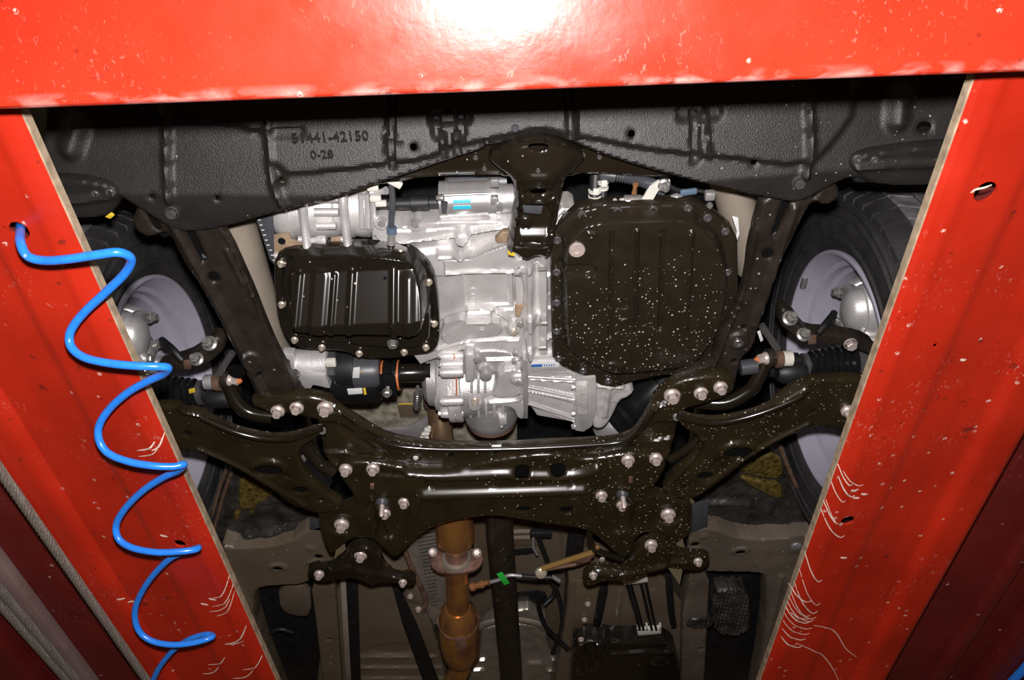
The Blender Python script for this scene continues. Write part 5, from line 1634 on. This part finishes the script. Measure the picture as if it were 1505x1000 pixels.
# rails
stamped('underbody_rail', [(455, 850), (490, 846), (492, 870), (506, 1060), (480, 1060), (466, 930)], 1.03, M_f, t, cell=.004, skirt=.04, er=.004, back=.012, holes=[(483, 941, .006), (487, 964, .004, .003), (486, 975, .005, .0025)])
stamped('underbody_rail', [(1005, 842), (1044, 838), (1040, 910), (1032, 1060), (1000, 1060)], 1.03, M_floorS, t, cell=.004, skirt=.04, er=.004, back=.012, holes=[(1030, 955, .007)])
for pts in ([(508, 852), (526, 852), (532, 1060), (514, 1060)],):
    slab('sealer_strip', pts, 1.052, .004, M_seal, t, .001)
slab('pale_strip', [(500, 852), (508, 852), (516, 1000), (508, 1000)], 1.05, .004, M_beige, t, .001)
for pts, z in (([(570, 858), (590, 860), (668, 1060), (642, 1060)], 1.05), ([(836, 772), (862, 772), (856, 820), (852, 880), (832, 890), (830, 830)], 1.10), ([(884, 850), (898, 850), (880, 935), (868, 935)], 1.05), ([(976, 840), (988, 840), (992, 905), (996, 925), (984, 925)], 1.05),
               ([(832, 890), (852, 885), (850, 950), (826, 960)], 1.10), ([(735, 810), (788, 806), (786, 815), (740, 818)], 1.155), ([(752, 872), (800, 868), (806, 885), (790, 890), (776, 880), (752, 884)], 1.155), ([(560, 930), (600, 900), (612, 960), (590, 965)], 1.15)):
    slab('sealer_strip', pts, z, .004, M_seal, t, .001, ck=1)
# cross arch in the tunnel
for dx in (0,):
    tube('arch', [P(700, 925, 1.12), P(722, 914, 1.10), P(760, 911, 1.095), P(795, 918, 1.10), P(802, 926, 1.12)], .008, M_beige, t, 10, sm=5, flat=(.7, 1.8))
stamped('tunnel_plate', [(708, 905), (800, 893), (806, 960), (830, 975), (836, 1060), (680, 1060), (690, 985), (704, 965)], 1.13, M_shield, t, cell=.004, skirt=.02, er=.006,
        feats=[('ridge', [(700, 928), (760, 918), (802, 926)], .012, .012), ('bar', [(812, 972), (830, 972)], .008, .004, .004), ('bar', [(806, 988), (828, 986)], .008, .004, .004), ('bar', [(692, 988), (712, 988)], .008, .004, .004), ('bar', [(694, 973), (712, 973)], .008, .004, .004), ('plateau', [(765, 930), (795, 930), (800, 970), (772, 970)], -.01, .01)])
# outriggers
stamped('outrigger', [(318, 800), (350, 808), (420, 800), (456, 776), (478, 770), (486, 800), (492, 836), (455, 842), (455, 860), (400, 862), (378, 866), (372, 885), (378, 930), (430, 1060), (380, 1060)], 1.05, M_f, t, cell=.004, skirt=.05, er=.006, back=.012,
        holes=[(468, 820, .010, .009), (408, 836, .012, .009)], feats=[('boss', (408, 836), .019, .004, .004, .014), ('boss', (456, 808), .008, .003, .004), ('boss', (458, 829), .008, .003, .004), ('ridge', [(340, 850), (395, 940), (430, 1040)], .006, .012)])
stamped('outrigger', [(1012, 782), (1044, 775), (1100, 795), (1180, 790), (1230, 780), (1180, 1060), (1100, 1060), (1125, 930), (1128, 850), (1112, 842), (1046, 842), (1010, 838)], 1.05, M_floorS, t, cell=.004, skirt=.05, er=.006, back=.012,
        holes=[(1022, 802, .010, .009), (1088, 812, .012, .009)], feats=[('boss', (1088, 812), .019, .004, .004, .014), ('boss', (1036, 790), .008, .003, .004), ('ridge', [(1150, 850), (1130, 940), (1110, 1040)], .006, .012)])
lathe('grey_plug', P(1170, 803, 1.045), (0, 0, -1), [(0, .012), (.003, .011), (.004, .009)], M_castd, t, 18)
slab('grey_plug_seat', [(1160, 790), (1182, 788), (1178, 815), (1158, 816)], 1.046, .003, M_floorS, t, .001)
# dark pockets beside the rails
slab('pocket', [(360, 860), (462, 856), (490, 1060), (400, 1060)], 1.16, .02, M_seal, t, .002)
slab('pocket', [(1035, 835), (1140, 840), (1130, 1060), (1030, 1060)], 1.16, .02, M_seal, t, .002)
slab('pocket_tray', [(408, 862), (455, 862), (458, 905), (440, 908), (412, 900)], 1.10, .02, M_f, t, .004, ck=1)
tube('pocket_wire', [P(372, 925, 1.1), P(385, 935, 1.1), P(410, 925, 1.1), P(430, 930, 1.1)], .006, M_rubber, t, 8, sm=4)
for q in ((603, 877), (864, 888), (859, 911), (854, 940), (473, 860)):
    bolt(t, P(q[0], q[1], 1.048), .0075, M_zinc, kind='torx', name='weld_stud')
slab('stud_plate', [(588, 856), (612, 858), (625, 880), (622, 890), (600, 886)], 1.05, .005, M_f, t, .001)
slab('stud_plate', [(846, 855), (880, 852), (872, 940), (844, 945)], 1.052, .005, M_f, t, .001)

for sd in (-1, 1):
    wbox('sill_panel', (XC + sd * .74, 2.45, CAMZ + 1.22), (.54, 1.7, .02), M_seal, t, .004)
# far body behind the floor, so that no gap opens
bp_ = wbox('body_shell', (XC, 1.9, CAMZ + 1.40), (.96, 3.0, .03), M_seal, None, .005)
tag(bp_, 'dark body shell above floor and wheel arches', 'body shell')

# ------------------------------------------------------------------ exhaust with catalyst
t = thing('exhaust_system', 'orange brown heat tinted exhaust pipe with flange and catalyst behind the subframe', 'exhaust', P(672, 880, .98))
tube('front_can', [P(664, 745, 1.0), P(668, 772, 1.0), P(669, 792, .998)], [.035, .040, .040], M_exh, t, 32)
tube('can_cone', [P(669, 791, .998), P(670, 805, .995)], [.040, .027], M_exh, t, 32)
tube('neck', [P(670, 800, .995), P(671, 826, .985)], .024, M_rust, t, 28)
fc = P(671, 823, .985)
d_ = (P(672, 870, .985) - P(671, 823, .985)).normalized()
a_, n_, b_ = frame_of(d_)
ring = []
for k in range(36):
    an = 2 * math.pi * k / 36
    rr = .032 + .024 * abs(math.cos(an)) ** 3
    ring.append((an, rr))
sx = Vector((1, 0, 0))
ss = d_.cross(sx)
hull('flange', [[fc + sx * r_ * math.cos(an) + ss * r_ * math.sin(an) for an, r_ in ring], [fc + d_ * .010 + sx * r_ * math.cos(an) + ss * r_ * math.sin(an) for an, r_ in ring]], M_rust, t, .0015)
lathe('gasket_ring', fc - d_ * .008, d_, [(0, .030), (.008, .033)], M_shield, t, 28)
for q in ((636, 812), (701, 813)):
    bolt(t, P(q[0], q[1], .985), .0095, M_zinc, axis=(0, -.85, -.5), kind='stud', name='flange_nut')
tube('pipe', [P(671, 828, .985), P(672, 860, .985), P(673, 895, .985)], [.026, .025, .026], M_exh, t, 32, sm=3)
tube('catalyst', [P(673, 893, .985), P(673, 900, .985), P(674, 912, .985), P(676, 950, .985), P(678, 962, .985), P(680, 968, .985)], [.028, .040, .047, .047, .044, .030], M_exh, t, 36)
tube('weld_ring', [P(673.5, 912, .985), P(673.7, 914, .985)], .0485, M_rust, t, 36)
tube('tail_pipe', [P(680, 964, .985), P(678, 980, .985), P(668, 1000, .985), P(655, 1040, .985)], .026, M_exh, t, 24, sm=4)
slab('stamped_plate', [(668, 938), (684, 937), (686, 955), (670, 956)], .938, .002, M_rust, t, .0005)
# oxygen sensor with green tape
t = thing('oxygen_sensor', 'oxygen sensor with pale lead and green tape beside the exhaust pipe', 'oxygen sensor', P(710, 858, .97))
a, b = P(693, 863, .975), P(722, 855, .97)
lathe('sensor', a, b - a, [(0, .010), (.006, .010), (.007, .0075), (.022, .0075), (.024, .009), (.030, .009), (.032, .006), (.045, .005)], M_copper, t, 16)
tube('lead', [P(721, 856, .97), P(735, 852, .968), P(748, 846, .966), P(768, 847, .966)], .0042, M_castd, t, 10, sm=5)
tube('sleeve', [P(766, 847, .966), P(790, 849, .966), P(812, 849, .966)], .0052, M_rubber, t, 10, sm=3)
tube('lead_tip', [P(812, 848, .966), P(822, 854, .966)], .0045, M_castd, t, 10)
slab('green_tape', [(730, 845), (738, 842), (749, 858), (741, 861)], .961, .002, M_green, t, .0004)
# parking brake bracket rod with bright ball
t = thing('bracket_rod', 'gold tinted rod with a bright round end crossing beside the propeller shaft', 'rod', P(830, 822, .97))
tube('rod', [P(797, 836, .965), P(840, 822, .962), P(872, 812, .958)], .0065, M_brass, t, 12)
tube('lower_rod', [P(797, 838, .97), P(845, 830, .968), P(872, 816, .965)], .0045, M_rust, t, 10)
lathe('round_end', P(795, 842, .962), (0, -.6, -1), [(-.006, .011), (.002, .013), (.006, .011), (.008, .006)], M_panbolt, t, 22)
slab('end_plate', [(842, 826), (852, 818), (870, 815), (868, 825), (850, 832)], .962, .003, M_rust, t, .0008)
# propeller shaft
t = thing('propeller_shaft', 'plain dark propeller shaft tube running back along the tunnel', 'propeller shaft', P(740, 880, 1.0))
tube('shaft', [P(733, 745, 1.02), P(735, 790, 1.02), P(749, 960, 1.02), P(756, 1060, 1.02)], .029, M_rail, t, 36)
# perforated heat shield beside the exhaust
t = thing('heat_shield', 'perforated rusty foil heat shield between exhaust and floor', 'heat shield', P(625, 840, 1.05))
hsh = stamped('shield', [(588, 800), (612, 785), (640, 772), (660, 775), (662, 900), (640, 925), (628, 905), (622, 870), (606, 850), (598, 825)], 1.055, M_shield, t, cell=.003, skirt=.01, er=.004,
              feats=[('ridge', [(590, 806), (612, 850), (626, 900)], .010, .008)])
tube('rust_edge', [P(592, 800, 1.045), P(600, 822, 1.043), P(612, 850, 1.042), P(626, 880, 1.042), P(622, 898, 1.042)], .006, M_rust, t, 8, sm=4)
bolt(t, P(615, 896, 1.04), .008, M_zinc, kind='flange')
# rows of perforations
bmp = bmesh.new()
for i in range(13):
    for j in range(22):
        x = 612 + i * 3.4 + j * 1.1
        y = 782 + j * 5.2 - i * .6
        if x > 642 - 0 or y > 895 or x < 604 + max(0, (y - 800)) * .2:
            continue
        c = P(x, y, 1.0535)
        r_ = .0018
        vv = [bmp.verts.new(c + Vector((r_ * math.cos(a), r_ * math.sin(a), 0))) for a in np.linspace(0, 2 * math.pi, 6, False)]
        ww = [bmp.verts.new(c + Vector((r_ * math.cos(a), r_ * math.sin(a), .003))) for a in np.linspace(0, 2 * math.pi, 6, False)]
        bmp.faces.new(vv)
        for k in range(6):
            bmp.faces.new((vv[k], vv[(k + 1) % 6], ww[(k + 1) % 6], ww[k]))
me = bpy.data.meshes.new('perforation')
bmp.to_mesh(me)
bmp.free()
o = new_obj('perforation', me, M_seal, t)
o['kind'] = 'stuff'

# ------------------------------------------------------------------ brake line clips, black plastic covers
t = thing('line_clip_strip', 'white comb clips holding four black lines behind the spotted brace', 'line clips', P(945, 890, 1.02))
slab('upper_comb', [(914, 854), (951, 847), (953, 856), (918, 861)], 1.012, .008, M_white, t, .001)
slab('lower_comb', [(936, 926), (971, 923), (972, 932), (938, 935)], 1.012, .008, M_white, t, .001)
for i in range(6):
    x = 937.5 + i * 6.6
    slab('tooth', [(x - 1.3, 920), (x + 1.3, 919.6), (x + 1.5, 928), (x - 1.1, 928)], 1.012, .008, M_white, t, .0005)
for i, (x0, x1) in enumerate(((921, 940.5), (926.5, 946), (942, 958), (949, 964.5))):
    tube('brake_line', [P(x0, 857, 1.014), P(x1, 926, 1.014)], .0036, M_boot, t, 10)
t = thing('plastic_box', 'black plastic canister cover on the floor at the bottom edge', 'plastic cover', P(920, 970, 1.0))
stamped('cover', [(842, 950), (850, 943), (890, 942), (900, 946), (970, 943), (1000, 960), (1004, 1060), (836, 1060)], 1.0, M_pan, t, cell=.004, skirt=.04, er=.006,
        feats=[('bar', [(898, 963), (915, 962), (1000, 961)], .008, .004, .005), ('bar', [(852, 938), (856, 990)], .010, .008, .006), ('bar', [(880, 938), (884, 980)], .010, .008, .006), ('boss', (970, 975), .016, .006, .006), ('bar', [(972, 936), (998, 952)], .006, .003, .004)])
bolt(t, P(854, 940, .992), .0075, M_zinc, kind='torx')
tube('cable', [P(790, 882, 1.08), P(795, 905, 1.07), P(805, 925, 1.05), P(835, 955, 1.02)], .006, M_boot, t, 10, sm=4)
t = thing('crinkled_mat', 'wet black crinkled rubber mat piece beside the dark pocket', 'rubber mat', P(1075, 900, 1.06))
stamped('mat', [(1046, 872), (1075, 866), (1102, 870), (1104, 920), (1096, 935), (1060, 936), (1045, 920)], 1.075, M_liner, t, cell=.003, skirt=.03, er=.008, feats=[('rough', .004, 330.0)])
stamped('mat_edge', [(1008, 912), (1046, 908), (1048, 925), (1010, 926)], 1.025, M_liner, t, cell=.003, skirt=.02, er=.005, feats=[('rough', .003, 300.0)])
# wiring in the tunnel
t = thing('tunnel_wiring', 'black wiring with pale connector running down the tunnel beside the propeller shaft', 'wiring', P(800, 800, 1.1))
tube('wire', [P(786, 770, 1.12), P(795, 800, 1.12), P(806, 830, 1.12), P(815, 870, 1.12), P(800, 890, 1.1)], .006, M_rubber, t, 8, sm=5)
tube('pale_wire', [P(784, 790, 1.1), P(784, 805, 1.1), P(790, 816, 1.1)], .0035, M_castd, t, 8, sm=4)
wbox('connector', P(795, 784, 1.09), (.05, .016, .014), M_rubber, t, .003, Matrix.Rotation(.1, 3, 'Z'))
tube('wire', [P(808, 850, 1.1), P(822, 880, 1.1), P(826, 920, 1.1), P(812, 960, 1.1)], .006, M_rubber, t, 8, sm=5)
